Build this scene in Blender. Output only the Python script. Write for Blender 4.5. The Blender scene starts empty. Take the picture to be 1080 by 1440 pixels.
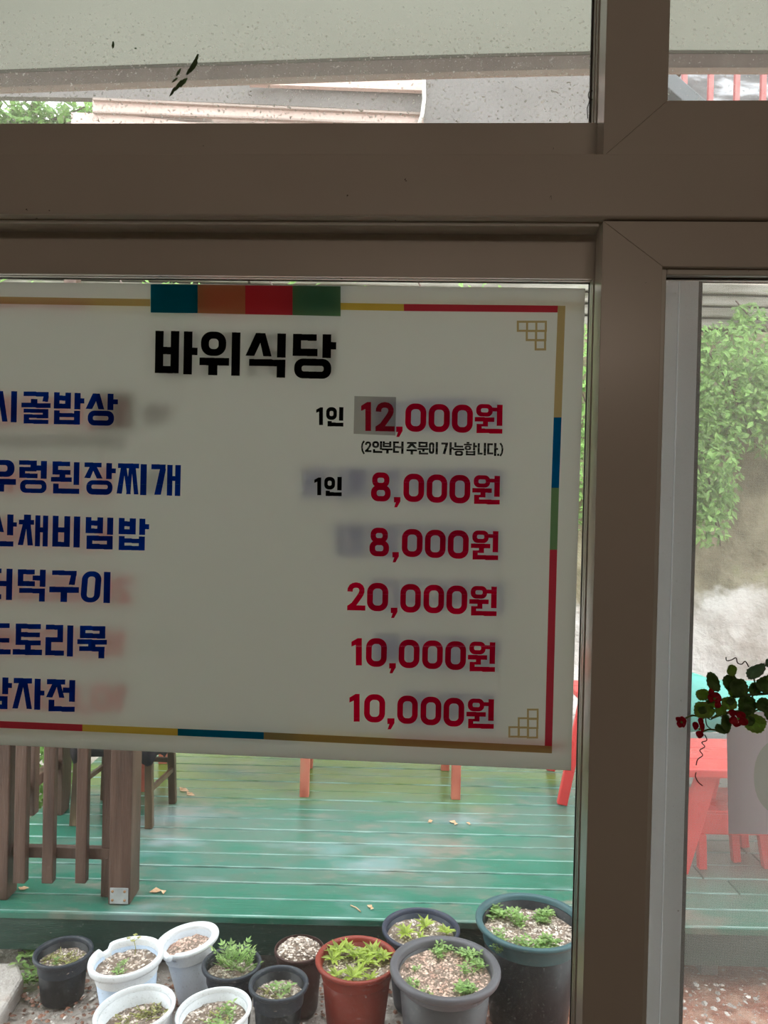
import bpy, bmesh, math, random
from mathutils import Vector, Matrix, noise
random.seed(7)
C = bpy.context.scene.collection
sc = bpy.context.scene

# ------------------------------------------------------------------ camera
FPX = 1081.0
CAM = Vector((0, 0, 1.69))
PITCH = 10 / FPX
ROLL = 0.0235
_X = Vector((1, 0, 0)); _U0 = Vector((0, math.sin(PITCH), math.cos(PITCH)))
FW = Vector((0, math.cos(PITCH), -math.sin(PITCH)))
RT = math.cos(ROLL) * _X + math.sin(ROLL) * _U0
UP = math.cos(ROLL) * _U0 - math.sin(ROLL) * _X
cd = bpy.data.cameras.new('camera'); cam = bpy.data.objects.new('camera', cd); C.objects.link(cam)
cd.sensor_fit = 'VERTICAL'; cd.sensor_height = 36; cd.sensor_width = 27; cd.lens = FPX / 1440 * 36
cd.clip_start = 0.02; cd.clip_end = 200
m = Matrix.Identity(4)
for i in range(3):
    m[i][0] = RT[i]; m[i][1] = UP[i]; m[i][2] = -FW[i]; m[i][3] = CAM[i]
cam.matrix_world = m
sc.camera = cam

# ------------------------------------------------------------------ world and light
w = bpy.data.worlds.new('overcast'); sc.world = w; w.use_nodes = True
nt = w.node_tree; nt.nodes.clear()
out = nt.nodes.new('ShaderNodeOutputWorld'); bg = nt.nodes.new('ShaderNodeBackground')
tc = nt.nodes.new('ShaderNodeTexCoord'); sx = nt.nodes.new('ShaderNodeSeparateXYZ')
rp = nt.nodes.new('ShaderNodeValToRGB')
rp.color_ramp.elements[0].position = 0.0; rp.color_ramp.elements[0].color = (0.62, 0.62, 0.62, 1)
rp.color_ramp.elements[1].position = 1.0; rp.color_ramp.elements[1].color = (0.97, 1.0, 1.03, 1)
e = rp.color_ramp.elements.new(0.12); e.color = (0.80, 0.82, 0.83, 1)
nt.links.new(tc.outputs['Generated'], sx.inputs[0]); nt.links.new(sx.outputs['Z'], rp.inputs[0])
nt.links.new(rp.outputs[0], bg.inputs[0]); bg.inputs[1].default_value = 5.6
nt.links.new(bg.outputs[0], out.inputs[0])

def area(name, loc, rot, sx_, sy_, power, col):
    l = bpy.data.lights.new(name, 'AREA'); l.shape = 'RECTANGLE'; l.size = sx_; l.size_y = sy_
    l.energy = power; l.color = col
    o = bpy.data.objects.new(name, l); C.objects.link(o); o.location = loc; o.rotation_euler = rot
    return o
area('room_lamp', (0.15, -1.9, 2.45), (math.radians(80), 0, 0), 1.6, 0.25, 5.1, (1.0, 0.80, 0.64))

sc.view_settings.view_transform = 'Standard'; sc.view_settings.look = 'None'
sc.view_settings.exposure = 0.0; sc.view_settings.gamma = 1.0
sc.view_settings.use_curve_mapping = False

# ------------------------------------------------------------------ helpers
WIN = Matrix.Translation((0, 0.90, 0)) @ Matrix.Rotation(-0.05, 4, 'Z')
WINI = WIN.inverted()
def ray(px, py): return FW + RT * ((px - 540) / FPX) - UP * ((py - 720) / FPX)
def at_d(px, py, d):            # world point on the ray at depth y = d
    r = ray(px, py); return CAM + r * (d / r.y)
def at_z(px, py, z):            # world point on the ray at height z
    r = ray(px, py); return CAM + r * ((z - CAM.z) / r.z)
def wl(px, py, Y):              # window-local point on plane Y
    o = WINI @ CAM; r = WINI.to_3x3() @ ray(px, py)
    return o + r * ((Y - o.y) / r.y)
WX = lambda px, py, Y: wl(px, py, Y).x
WZ = lambda px, py, Y: wl(px, py, Y).z

class MB:
    def __init__(s): s.v = []; s.f = []; s.sm = []
    def add(s, vs, fs, smooth=False):
        n = len(s.v); s.v += [tuple(p) for p in vs]
        for f in fs: s.f.append([i + n for i in f]); s.sm.append(smooth)
    def box(s, x0, y0, z0, x1, y1, z1, M=None):
        vs = [Vector((x, y, z)) for z in (z0, z1) for y in (y0, y1) for x in (x0, x1)]
        if M: vs = [M @ p for p in vs]
        s.add(vs, [(0, 2, 3, 1), (4, 5, 7, 6), (0, 1, 5, 4), (2, 6, 7, 3), (0, 4, 6, 2), (1, 3, 7, 5)])
    def bar(s, a, b, wx, wy, up=(0, 0, 1)):      # rectangular bar from a to b
        a = Vector(a); b = Vector(b); d = (b - a).normalized(); u = Vector(up)
        sd = d.cross(u)
        if sd.length < 1e-4: sd = d.cross(Vector((0, 1, 0)))
        sd.normalize(); u = sd.cross(d)
        q = [(-wx / 2, -wy / 2), (wx / 2, -wy / 2), (wx / 2, wy / 2), (-wx / 2, wy / 2)]
        vs = [a + sd * i + u * j for i, j in q] + [b + sd * i + u * j for i, j in q]
        s.add(vs, [(3, 2, 1, 0), (4, 5, 6, 7), (0, 1, 5, 4), (1, 2, 6, 5), (2, 3, 7, 6), (3, 0, 4, 7)])
    def tube(s, pts, r, n=6, smooth=True):
        pts = [Vector(p) for p in pts]; rings = []
        if not hasattr(r, '__len__'): r = [r] * len(pts)
        for i, p in enumerate(pts):
            d = (pts[min(i + 1, len(pts) - 1)] - pts[max(i - 1, 0)]).normalized()
            a = d.orthogonal().normalized() if i == 0 else (rings_a - d * rings_a.dot(d)).normalized()
            rings_a = a; b = d.cross(a)
            rings.append([p + (a * math.cos(t) + b * math.sin(t)) * r[i] for t in [2 * math.pi * k / n for k in range(n)]])
        vs = [q for rg in rings for q in rg]; fs = []
        for i in range(len(pts) - 1):
            for k in range(n):
                fs.append((i * n + k, i * n + (k + 1) % n, (i + 1) * n + (k + 1) % n, (i + 1) * n + k))
        fs.append(tuple(range(n - 1, -1, -1))); fs.append(tuple((len(pts) - 1) * n + k for k in range(n)))
        s.add(vs, fs, smooth)
    def lathe(s, prof, n=40, c=(0, 0), cap0=True, cap1=False, wob=0.0):
        vs = []; fs = []
        for (r, z) in prof:
            for k in range(n):
                t = 2 * math.pi * k / n; rr = r * (1 + wob * math.sin(2 * t + 1) + wob * .5 * math.sin(3 * t))
                vs.append((c[0] + rr * math.cos(t), c[1] + rr * math.sin(t), z))
        for i in range(len(prof) - 1):
            for k in range(n):
                fs.append((i * n + k, i * n + (k + 1) % n, (i + 1) * n + (k + 1) % n, (i + 1) * n + k))
        if cap0: fs.append(tuple(range(n - 1, -1, -1)))
        if cap1: fs.append(tuple((len(prof) - 1) * n + k for k in range(n)))
        s.add(vs, fs, True)
    def prism(s, poly, axis_fn, a, b):           # poly 2-D, axis_fn(u, v, t) -> 3-D
        n = len(poly)
        vs = [axis_fn(u, v, a) for u, v in poly] + [axis_fn(u, v, b) for u, v in poly]
        fs = [tuple(range(n - 1, -1, -1)), tuple(range(n, 2 * n))] + [(i, (i + 1) % n, (i + 1) % n + n, i + n) for i in range(n)]
        s.add(vs, fs)
    def leaf(s, p, d, nrm, L, Wd, fold=0.15):    # 5-point pointed leaf, bent along its length
        d = d.normalized(); sd = d.cross(nrm).normalized() * (Wd / 2); u = nrm.normalized() * (L * fold)
        s.add([p, p + d * L * .45 + sd + u * .6, p + d * L * .45 - u * .2, p + d * L * .45 - sd + u * .6, p + d * L - u],
              [(0, 1, 2), (0, 2, 3), (1, 4, 2), (2, 4, 3)])
    def build(s, name, mat, parent=None, bevel=0, M=None, seg=2):
        me = bpy.data.meshes.new(name); me.from_pydata(s.v, [], s.f)
        me.polygons.foreach_set('use_smooth', s.sm); me.update()
        b = bmesh.new(); b.from_mesh(me); bmesh.ops.recalc_face_normals(b, faces=b.faces); b.to_mesh(me); b.free()
        me.materials.append(mat)
        o = bpy.data.objects.new(name, me); C.objects.link(o)
        if parent: o.parent = parent
        elif M: o.matrix_world = M
        if bevel:
            md = o.modifiers.new('bevel', 'BEVEL'); md.width = bevel; md.segments = seg; md.limit_method = 'ANGLE'
        return o
def tag(o, label=None, cat=None, group=None, kind=None):
    if label: o['label'] = label
    if cat: o['category'] = cat
    if group: o['group'] = group
    if kind: o['kind'] = kind
    return o
def empty(name, loc=(0, 0, 0), rot=(0, 0, 0), M=None):
    o = bpy.data.objects.new(name, None); C.objects.link(o); o.empty_display_size = .05
    if M: o.matrix_world = M
    else: o.location = loc; o.rotation_euler = rot
    return o

# ------------------------------------------------------------------ materials
def nodes(name):
    mt = bpy.data.materials.new(name); mt.use_nodes = True; t = mt.node_tree; t.nodes.clear()
    o = t.nodes.new('ShaderNodeOutputMaterial'); return mt, t, o
def N(t, typ, **kw):
    n = t.nodes.new('ShaderNode' + typ)
    for k, v in kw.items():
        if k in n.inputs: n.inputs[k].default_value = v
        else: setattr(n, k, v)
    return n
def ramp(t, src, stops):
    r = N(t, 'ValToRGB'); cr = r.color_ramp
    while len(cr.elements) > 1: cr.elements.remove(cr.elements[-1])
    cr.elements[0].position = stops[0][0]; cr.elements[0].color = (*stops[0][1], 1)
    for p, c in stops[1:]:
        e = cr.elements.new(p); e.color = (*c, 1)
    t.links.new(src, r.inputs[0]); return r.outputs[0]
def coords(t, scale=(1, 1, 1)):
    tc = N(t, 'TexCoord'); mp = N(t, 'Mapping'); mp.inputs['Scale'].default_value = scale
    t.links.new(tc.outputs['Object'], mp.inputs[0]); return mp.outputs[0]
def noise_t(t, co, scale, detail=4, rough=.55):
    n = N(t, 'TexNoise'); n.inputs['Scale'].default_value = scale; n.inputs['Detail'].default_value = detail
    n.inputs['Roughness'].default_value = rough; t.links.new(co, n.inputs['Vector']); return n.outputs[0]
def mixc(t, f, a, b, mode='MIX'):
    n = N(t, 'MixRGB'); n.blend_type = mode
    for i, x in ((0, f), (1, a), (2, b)):
        if hasattr(x, 'is_linked'): t.links.new(x, n.inputs[i])
        elif i == 0: n.inputs[0].default_value = x
        else: n.inputs[i].default_value = (*x, 1)
    return n.outputs[0]
def pmat(name, stops, scale=8, sv=(1, 1, 1), rough=.5, bump=0.0, bscale=None, coat=0, spec=.5, island=0, sub=0, trans=0, specks=None, rvar=0):
    mt, t, o = nodes(name); p = N(t, 'BsdfPrincipled'); co = coords(t, sv)
    if not isinstance(stops[0][0], (int, float)): stops = [(0, stops), (1, stops)]
    if len(stops) == 3 and isinstance(stops[0], (int, float)): stops = [(0, stops), (1, stops)]
    nz = noise_t(t, co, scale); c = ramp(t, nz, stops)
    if specks:
        col, sc_, th = specks; n2 = noise_t(t, coords(t), sc_, 3, .6)
        f = ramp(t, n2, [(th, (0, 0, 0)), (th + .04, (1, 1, 1))]); c = mixc(t, f, c, col)
    if island:
        g = N(t, 'NewGeometry'); ir = ramp(t, g.outputs['Random Per Island'], [(0, (1 - island,) * 3), (1, (1 + island * .6,) * 3)])
        c = mixc(t, 1.0, c, ir, 'MULTIPLY')
    t.links.new(c, p.inputs['Base Color']); p.inputs['Roughness'].default_value = rough
    p.inputs['Specular IOR Level'].default_value = spec
    if rvar:
        rr = ramp(t, noise_t(t, co, scale * .7), [(.35, (rough - rvar,) * 3), (.65, (rough + rvar,) * 3)]); t.links.new(rr, p.inputs['Roughness'])
    if coat: p.inputs['Coat Weight'].default_value = coat; p.inputs['Coat Roughness'].default_value = .15
    if bump:
        b = N(t, 'Bump'); b.inputs['Strength'].default_value = bump; b.inputs['Distance'].default_value = .01
        t.links.new(noise_t(t, co, bscale or scale * 3, 5), b.inputs['Height']); t.links.new(b.outputs[0], p.inputs['Normal'])
    sh = p.outputs[0]
    if trans:
        tr = N(t, 'BsdfTranslucent'); t.links.new(c, tr.inputs[0]); mx = N(t, 'MixShader'); mx.inputs[0].default_value = trans
        t.links.new(sh, mx.inputs[1]); t.links.new(tr.outputs[0], mx.inputs[2]); sh = mx.outputs[0]
    t.links.new(sh, o.inputs[0]); return mt
M = {}
M['pvc'] = pmat('aged_cream_plastic', [(.35, (.74, .68, .62)), (.7, (.80, .745, .68))], scale=3, rough=.24, specks=((.10, .07, .05), 90, .735))
M['pvc_bead'] = pmat('cream_bead', [(.3, (.78, .76, .71)), (.7, (.86, .84, .79))], scale=6, rough=.25, specks=((.15, .11, .08), 120, .70))
M['gasket'] = pmat('dark_gasket', [(.3, (.05, .05, .05)), (.7, (.12, .11, .10))], scale=30, rough=.7)
M['alu'] = pmat('dusty_aluminium', [(.3, (.74, .80, .88)), (.7, (.82, .88, .95))], scale=5, sv=(1, 1, .2), rough=.55, specks=((.08, .08, .08), 160, .74))
M['wallpaint'] = pmat('room_wall_paint', [(.3, (.50, .46, .40)), (.7, (.55, .50, .44))], scale=4, rough=.8, bump=.1)
M['floor'] = pmat('room_floor', [(.3, (.30, .22, .15)), (.7, (.38, .28, .19))], scale=4, sv=(1, 6, 1), rough=.4)

def glass_mat(name, base, speck, tint=(.95, .97, .96), sscale=140, grad=None):
    mt, t, o = nodes(name)
    tr = N(t, 'BsdfTransparent'); tr.inputs[0].default_value = (*tint, 1)
    gl = N(t, 'BsdfGlossy'); gl.inputs['Roughness'].default_value = .02
    fr = N(t, 'Fresnel'); fr.inputs[0].default_value = 1.45
    m1 = N(t, 'MixShader'); t.links.new(fr.outputs[0], m1.inputs[0]); t.links.new(tr.outputs[0], m1.inputs[1]); t.links.new(gl.outputs[0], m1.inputs[2])
    df = N(t, 'BsdfDiffuse'); df.inputs[0].default_value = (.80, .77, .72, 1)
    tl = N(t, 'BsdfTranslucent'); tl.inputs[0].default_value = (.84, .82, .80, 1)
    m2 = N(t, 'MixShader'); m2.inputs[0].default_value = .6; t.links.new(df.outputs[0], m2.inputs[1]); t.links.new(tl.outputs[0], m2.inputs[2])
    co = coords(t)
    big = ramp(t, noise_t(t, co, 3, 3), [(.3, (base * .6,) * 3), (.7, (base * 1.3,) * 3)])
    sp = ramp(t, noise_t(t, co, sscale, 2, .6), [(.64, (0, 0, 0)), (.70, (speck,) * 3)])
    f = mixc(t, 1.0, big, sp, 'ADD')
    if grad:
        s = N(t, 'SeparateXYZ'); t.links.new(co, s.inputs[0]); mr = N(t, 'MapRange')
        mr.inputs[1].default_value = grad[0]; mr.inputs[2].default_value = grad[1]; mr.inputs[3].default_value = grad[2]; mr.inputs[4].default_value = grad[3]
        t.links.new(s.outputs[2], mr.inputs[0]); f = mixc(t, 1.0, f, mr.outputs[0], 'MULTIPLY')
    m3 = N(t, 'MixShader'); t.links.new(f, m3.inputs[0]); t.links.new(m1.outputs[0], m3.inputs[1]); t.links.new(m2.outputs[0], m3.inputs[2])
    t.links.new(m3.outputs[0], o.inputs[0]); return mt

def film(name, col, diff=.04, dcol=None):
    mt, t, o = nodes(name); tr = N(t, 'BsdfTransparent'); tr.inputs[0].default_value = (*col, 1)
    df = N(t, 'BsdfDiffuse'); df.inputs[0].default_value = (*(dcol or col), 1)
    mx = N(t, 'MixShader'); mx.inputs[0].default_value = diff
    t.links.new(tr.outputs[0], mx.inputs[1]); t.links.new(df.outputs[0], mx.inputs[2]); t.links.new(mx.outputs[0], o.inputs[0]); return mt

# ------------------------------------------------------------------ the room shell
def slab(name, x0, y0, z0, x1, y1, z1, mat, lab=None, mtx=WIN):
    b = MB(); b.box(x0, y0, z0, x1, y1, z1); o = b.build(name, mat, M=mtx); tag(o, lab, kind='structure'); return o
OX0, OX1, OZ0, OZ1 = -1.35, 0.98, 0.62, 2.62      # window opening
b = MB()
b.box(-2.6, 0.0, 0, OX0, .16, 2.8); b.box(OX1, 0.0, 0, 2.4, .16, 2.8)
b.box(OX0, 0.0, 0, OX1, .16, OZ0); b.box(OX0, 0.0, OZ1, OX1, .16, 2.8)
tag(b.build('wall_front', M['wallpaint'], M=WIN), kind='structure')
slab('wall_left', -2.7, -3.6, 0, -2.6, .16, 2.8, M['wallpaint'])
slab('wall_right', 2.4, -3.6, 0, 2.5, .16, 2.8, M['wallpaint'])
slab('wall_back', -2.6, -3.6, 0, 2.4, -3.5, 2.8, M['wallpaint'])
slab('floor', -2.6, -3.5, 0.0, 2.4, 0.0, 0.05, M['floor'])
slab('ceiling', -2.7, -3.6, 2.8, 2.5, .16, 2.9, M['wallpaint'])

# fixed window frame: jambs, sill, head and the transom
def wbox(name, mat, parent, x0, y0, z0, x1, y1, z1, bevel=.0015):
    b = MB(); b.box(x0, y0, z0, x1, y1, z1); return b.build(name, mat, parent, bevel=bevel)
tz1 = WZ(500, 215.5, -.008); tz0 = WZ(500, 303.5, -.008)
tr = empty('trim_1', M=WIN); tag(tr, kind='structure')
wbox('transom', M['pvc'], tr, OX0 + .04, -.008, tz0, OX1 - .04, .12, tz1, .002)
wbox('jamb', M['pvc'], tr, OX0, -.008, OZ0, OX0 + .04, .12, OZ1)
wbox('jamb', M['pvc'], tr, OX1 - .04, -.008, OZ0, OX1, .12, OZ1)
wbox('sill', M['pvc'], tr, OX0 + .04, -.008, OZ0, OX1 - .04, .12, OZ0 + .05)
wbox('head', M['pvc'], tr, OX0 + .04, -.008, OZ1 - .05, OX1 - .04, .12, OZ1)
# sliding-track lips under the transom
lz1 = WZ(400, 310.5, .008); lz0 = WZ(400, 316, .008)
wbox('track_lip', M['pvc_bead'], tr, OX0 + .04, .008, lz0, WX(846, 320, .008) - .003, .011, lz1 + .0005, .0005)
wbox('track_lip', M['pvc'], tr, OX0 + .04, .0115, lz1 - .002, WX(846, 320, .008) - .003, .0425, tz0 + .002, 0)

def sash(name, x0, z0, x1, z1, wd, y0, y1, glass, gk=.0022, wb=None):
    """mitred sash: outer box x0..x1 z0..z1, bar width wd=(left,right,bottom,top)"""
    t = empty(name, M=WIN); tag(t, kind='structure')
    l, r, bo, to = wd; g = .00012
    xi0, xi1, zi0, zi1 = x0 + l, x1 - r, z0 + bo, z1 - to
    P = {'stile': [[(x0, z0 + g), (xi0, zi0 + g), (xi0, zi1 - g), (x0, z1 - g)], [(x1, z0 + g), (x1, z1 - g), (xi1, zi1 - g), (xi1, zi0 + g)]],
         'rail': [[(x0 + g, z0), (x1 - g, z0), (xi1 - g, zi0), (xi0 + g, zi0)], [(x0 + g, z1), (xi0 + g, zi1), (xi1 - g, zi1), (x1 - g, z1)]]}
    for k, L in P.items():
        for q in L:
            b = MB(); b.prism(q, lambda u, v, s: (u, s, v), y0, y1); b.build(k, M['pvc'], t, bevel=.0006)
    bw = wb or .007
    for (a0, c0, a1, c1) in ((xi0, zi0, xi0 + bw, zi1), (xi1 - bw, zi0, xi1, zi1), (xi0 + bw, zi0, xi1 - bw, zi0 + bw), (xi0 + bw, zi1 - bw, xi1 - bw, zi1)):
        wbox('glazing_bead', M['pvc_bead'], t, a0, y0 + .008, c0, a1, y1 - .002, c1, .0015)
    gy = (y0 + y1) / 2 + (.003 if y1 != .068 else .0065)
    e_ = .0005
    for (a0, c0, a1, c1) in ((xi0 + bw, zi0 + bw, xi0 + bw + gk, zi1 - bw), (xi1 - bw - gk, zi0 + bw, xi1 - bw, zi1 - bw), (xi0 + bw, zi0 + bw, xi1 - bw, zi0 + bw + gk * .8), (xi0 + bw, zi1 - bw - gk * .8, xi1 - bw, zi1 - bw)):
        wbox('gasket', M['gasket'], t, a0, gy - .002, c0, a1, gy + .002, c1, 0)
    b = MB(); b.box(xi0 + bw - .003, gy - .0015, zi0 + bw - .003, xi1 - bw + .003, gy + .0015, zi1 - bw + .003)
    b.build('glass_pane', glass, t)
    return t, gy, (xi0 + bw, xi1 - bw, zi0 + bw, zi1 - bw)
ZT = OZ1 - .05; ZB = OZ0 + .05
M['glass_up'] = glass_mat('dusty_glass', .16, .6, sscale=260, grad=(2.20, 2.32, 1.3, .3))
M['glass_up2'] = glass_mat('dusty_glass_lighter', .12, .4, sscale=260)
M['glass_low'] = glass_mat('rain_spotted_glass', .011, .11, sscale=380, grad=(1.05, 1.35, 1.6, .8))
M['glass_right'] = glass_mat('clear_glass', .12, .12, sscale=420)
# window_1 upper left (rear track), window_2 upper right (front), window_3 lower left (rear), window_4 lower right (front)
x = WX(839, 100, .045); zi = WZ(400, 173, .045)
sash('window_1', OX0 + .04, tz1, x + .07, ZT, (.07, .07 + .0, max(.02, zi - tz1), .05), .045, .080, M['glass_up'], wb=.0015)
xl = WX(851, 110, 0); xr = WX(941, 70, 0); zi = WZ(1000, 141, 0)
sash('window_2', xl, tz1, OX1 - .04, ZT, (xr - xl, .075, zi - tz1, .05), 0, .035, M['glass_up2'], wb=.0015)
x = WX(826, 700, .045); zi = WZ(400, 388, .045)
_, GY3, G3 = sash('window_3', OX0 + .04, ZB, x + .07, tz0 - .002, (.07, .07, .06, tz0 - .002 - zi), .045, .068, M['glass_low'], wb=.0005, gk=.0008)
xl = WX(838, 700, 0); xr = WX(923, 700, 0); zi = WZ(1000, 375, 0)
_, GY4, G4 = sash('window_4', xl, ZB, OX1 - .04, tz0 - .0015, (xr - xl, .075, .06, tz0 - .0015 - zi), 0, .035, M['glass_right'], wb=.0075)

# insect screen behind the right-hand sash
scn = empty('insect_screen', M=WIN)
tag(scn, 'grey aluminium insect screen frame with fine mesh behind the right window', 'screen')
sy = .092; sxr = WX(974, 700, sy); sxl = sxr - .062; sz = WZ(1040, 389, sy)
def sbar(n, x0, z0, x1, z1, mt=M['alu'], y0=sy, y1=sy + .018): return wbox(n, mt, scn, x0, y0, z0, x1, y1, z1, .001)
sbar('stile', sxl, ZB, sxr - .024, sz + .03); sbar('stile', sxr - .024, ZB, sxr, sz + .03, y0=sy - .0025)
sbar('rail', sxr, sz, OX1 - .042, sz + .03); sbar('rail', sxr, ZB, OX1 - .042, ZB + .03); sbar('stile', OX1 - .041, ZB, OX1 - .0405, sz + .03)
sbar('spline', sxr, ZB + .03, sxr + .006, sz, M['gasket'], sy + .001, sy + .014)
sbar('spline', sxr + .006, sz - .005, OX1 - .042, sz, M['gasket'], sy + .001, sy + .014)
mt, t, o = nodes('screen_mesh'); co = coords(t); s = N(t, 'SeparateXYZ'); t.links.new(co, s.inputs[0])
def thread(axis):
    a = N(t, 'Math', operation='MULTIPLY'); t.links.new(s.outputs[axis], a.inputs[0]); a.inputs[1].default_value = 1 / .0016
    f = N(t, 'Math', operation='FRACT'); t.links.new(a.outputs[0], f.inputs[0])
    g = N(t, 'Math', operation='LESS_THAN'); t.links.new(f.outputs[0], g.inputs[0]); g.inputs[1].default_value = .15; return g
a_, b_ = thread(0), thread(2); mm = N(t, 'Math', operation='MAXIMUM'); t.links.new(a_.outputs[0], mm.inputs[0]); t.links.new(b_.outputs[0], mm.inputs[1])
tr_ = N(t, 'BsdfTransparent'); df = N(t, 'BsdfDiffuse'); df.inputs[0].default_value = (.45, .46, .46, 1)
tl = N(t, 'BsdfTranslucent'); tl.inputs[0].default_value = (.5, .5, .5, 1); ad = N(t, 'MixShader'); t.links.new(df.outputs[0], ad.inputs[1]); t.links.new(tl.outputs[0], ad.inputs[2])
mx = N(t, 'MixShader'); t.links.new(mm.outputs[0], mx.inputs[0]); t.links.new(tr_.outputs[0], mx.inputs[1]); t.links.new(ad.outputs[0], mx.inputs[2]); t.links.new(mx.outputs[0], o.inputs[0])
b = MB(); b.add([(sxr, sy + .009, ZB + .03), (OX1 - .042, sy + .009, ZB + .03), (OX1 - .042, sy + .009, sz), (sxr, sy + .009, sz)], [(0, 1, 2, 3)])
b.build('mesh', mt, scn)

# ------------------------------------------------------------------ the menu sign
SY0 = .0530; SY1 = .0592
mt, t, o = nodes('frosted_board'); df = N(t, 'BsdfDiffuse'); df.inputs[0].default_value = (.84, .84, .83, 1)
tl = N(t, 'BsdfTranslucent'); tl.inputs[0].default_value = (.92, .92, .90, 1); mx = N(t, 'MixShader'); mx.inputs[0].default_value = .72
t.links.new(df.outputs[0], mx.inputs[1]); t.links.new(tl.outputs[0], mx.inputs[2]); t.links.new(mx.outputs[0], o.inputs[0]); M['board'] = mt
sign = empty('menu_sign', M=WIN)
tag(sign, 'white menu board of blue Korean dish names and red prices in the left window', 'sign')
q = [(-142, 395), (823, 405.5), (803, 1083.5), (-142, 1041)]
poly = [(wl(a, c, SY0).x, wl(a, c, SY0).z) for a, c in q]
b = MB(); b.prism(poly, lambda u, v, s: (u, s, v), SY0, SY1); b.build('board', M['board'], sign)
AX = WX(341.5, 600, SY0)

class Ink:                       # 2-D shapes in photograph pixels, merged so nothing overlaps
    def __init__(s, ox=0, oy=0, sc=1.0, sl=.02, k=.02): s.sh = []; s.o = (ox, oy, sc); s.sl = sl; s.k = k
    def put(s, loops): 
        ox, oy, sc_ = s.o; s.sh.append([[(ox + x / sc_, oy + y / sc_) for x, y in L] for L in loops])
    def R(s, x0, y0, x1, y1):
        cx, cy = (x0 + x1) / 2, (y0 + y1) / 2
        s.put([[(x - s.k * (y - cy), y + s.sl * (x - cx)) for x, y in ((x0, y0), (x1, y0), (x1, y1), (x0, y1))]])
    def P(s, *pts): s.put([list(pts)])
    def ring(s, x0, y0, x1, y1, hx0, hy0, hx1, hy1, ex=2.8, k=None):
        k = s.k if k is None else k; cy0 = (y0 + y1) / 2; cx0 = (x0 + x1) / 2; L = []
        for (a0, b0, a1, b1, e_) in ((x0, y0, x1, y1, ex), (hx0, hy0, hx1, hy1, ex + .6)):
            cx, cy, rx, ry = (a0 + a1) / 2, (b0 + b1) / 2, (a1 - a0) / 2, (b1 - b0) / 2; l = []
            # rounded box: straight sides with round ends like the lettering
            r = min(rx, ry) * (.88 if e_ == ex else .8)
            for c_, (sx_, sy_) in enumerate(((1, 1), (-1, 1), (-1, -1), (1, -1))):
                for j in range(9):
                    a = math.pi / 2 * (c_ + j / 8)
                    x = cx + sx_ * (rx - r) + r * math.cos(a); y = cy + sy_ * (ry - r) + r * math.sin(a)
                    l.append((x - k * (y - cy0), y + s.sl * (x - cx0)))
            L.append(l)
        s.put(L)
    def stroke(s, pts, wd):
        n = len(pts); nr = []
        for i in range(n):
            a = pts[max(i - 1, 0)]; c = pts[min(i + 1, n - 1)]; dx, dy = c[0] - a[0], c[1] - a[1]; l = math.hypot(dx, dy); nr.append((-dy / l, dx / l))
        s.put([[(p[0] + q[0] * wd / 2, p[1] + q[1] * wd / 2) for p, q in zip(pts, nr)] + [(p[0] - q[0] * wd / 2, p[1] - q[1] * wd / 2) for p, q in reversed(list(zip(pts, nr)))]])
    def quads(s):
        ys = sorted({round(p[1], 3) for sh in s.sh for L in sh for p in L}); full = []
        for a, c in zip(ys, ys[1:]):
            if c - a < .02: continue
            k = max(1, int((c - a) / 1.2)); full += [(a + (c - a) * i / k, a + (c - a) * (i + 1) / k) for i in range(k)]
        # close tiny gaps
        full = [(a, (full[i + 1][0] if i + 1 < len(full) and full[i + 1][0] - c < .03 else c)) for i, (a, c) in enumerate(full)]
        out = []
        for a, c in full:
            mid = (a + c) / 2; iv = []
            for sh in s.sh:
                xs = []
                for L in sh:
                    for p, q in zip(L, L[1:] + L[:1]):
                        if (p[1] <= mid) != (q[1] <= mid):
                            g = (q[0] - p[0]) / (q[1] - p[1]); xs.append((p[0] + g * (mid - p[1]), g))
                xs.sort()
                for i in range(0, len(xs) - 1, 2): iv.append((xs[i], xs[i + 1]))
            iv.sort(key=lambda z: z[0][0]); mg = []
            for l, r in iv:
                if mg and l[0] <= mg[-1][1][0] + .02:
                    if r[0] > mg[-1][1][0]: mg[-1][1] = r
                else: mg.append([l, r])
            for l, r in mg:
                f = lambda e_, y: e_[0] + max(-3, min(3, e_[1])) * (y - mid)
                out.append([(f(l, a), a), (f(r, a), a), (f(r, c), c), (f(l, c), c)])
        return out
    def build(s, name, front, back, lab=None):
        qs = s.quads()
        for mt_, side in ((front, 0), (back, 1)):
            if mt_ is None: continue
            b = MB(); Y = SY0 - .00025 if not side else SY1 + .00025
            for qd in qs:
                vs = []
                for (px, py) in qd:
                    p = wl(px, py, SY0); vs.append((2 * AX - p.x if side else p.x, Y, p.z))
                b.add(vs, [(0, 1, 2, 3)])
            o = b.build(name, mt_, sign)
            if side: o['label'] = 'mirror-reversed print on the back of the board'
            elif lab: o['label'] = lab
def weak(c, a=.5): return tuple(1 - a + a * x for x in c)
INK = {'blue': (.0, .035, .36), 'red': (.80, .0, .045), 'black': (.008, .008, .008), 'gold': (.66, .50, .26), 'teal': (.0, .16, .30),
       'orange': (.56, .33, .17), 'crimson': (.66, .06, .10), 'green': (.20, .34, .17), 'yellow': (.85, .62, .13), 'brown': (.46, .32, .14),
       'cobalt': (.0, .13, .36), 'tape': (.55, .53, .52), 'moss': (.30, .40, .14)}
FI = {k: film('ink_' + k, v) for k, v in INK.items()}
BI = {k: film('ink_back_' + k, weak(v, .82), .0) for k, v in INK.items()}
BI['tape'] = film('tape_back', (.35, .33, .32), 0)

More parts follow.
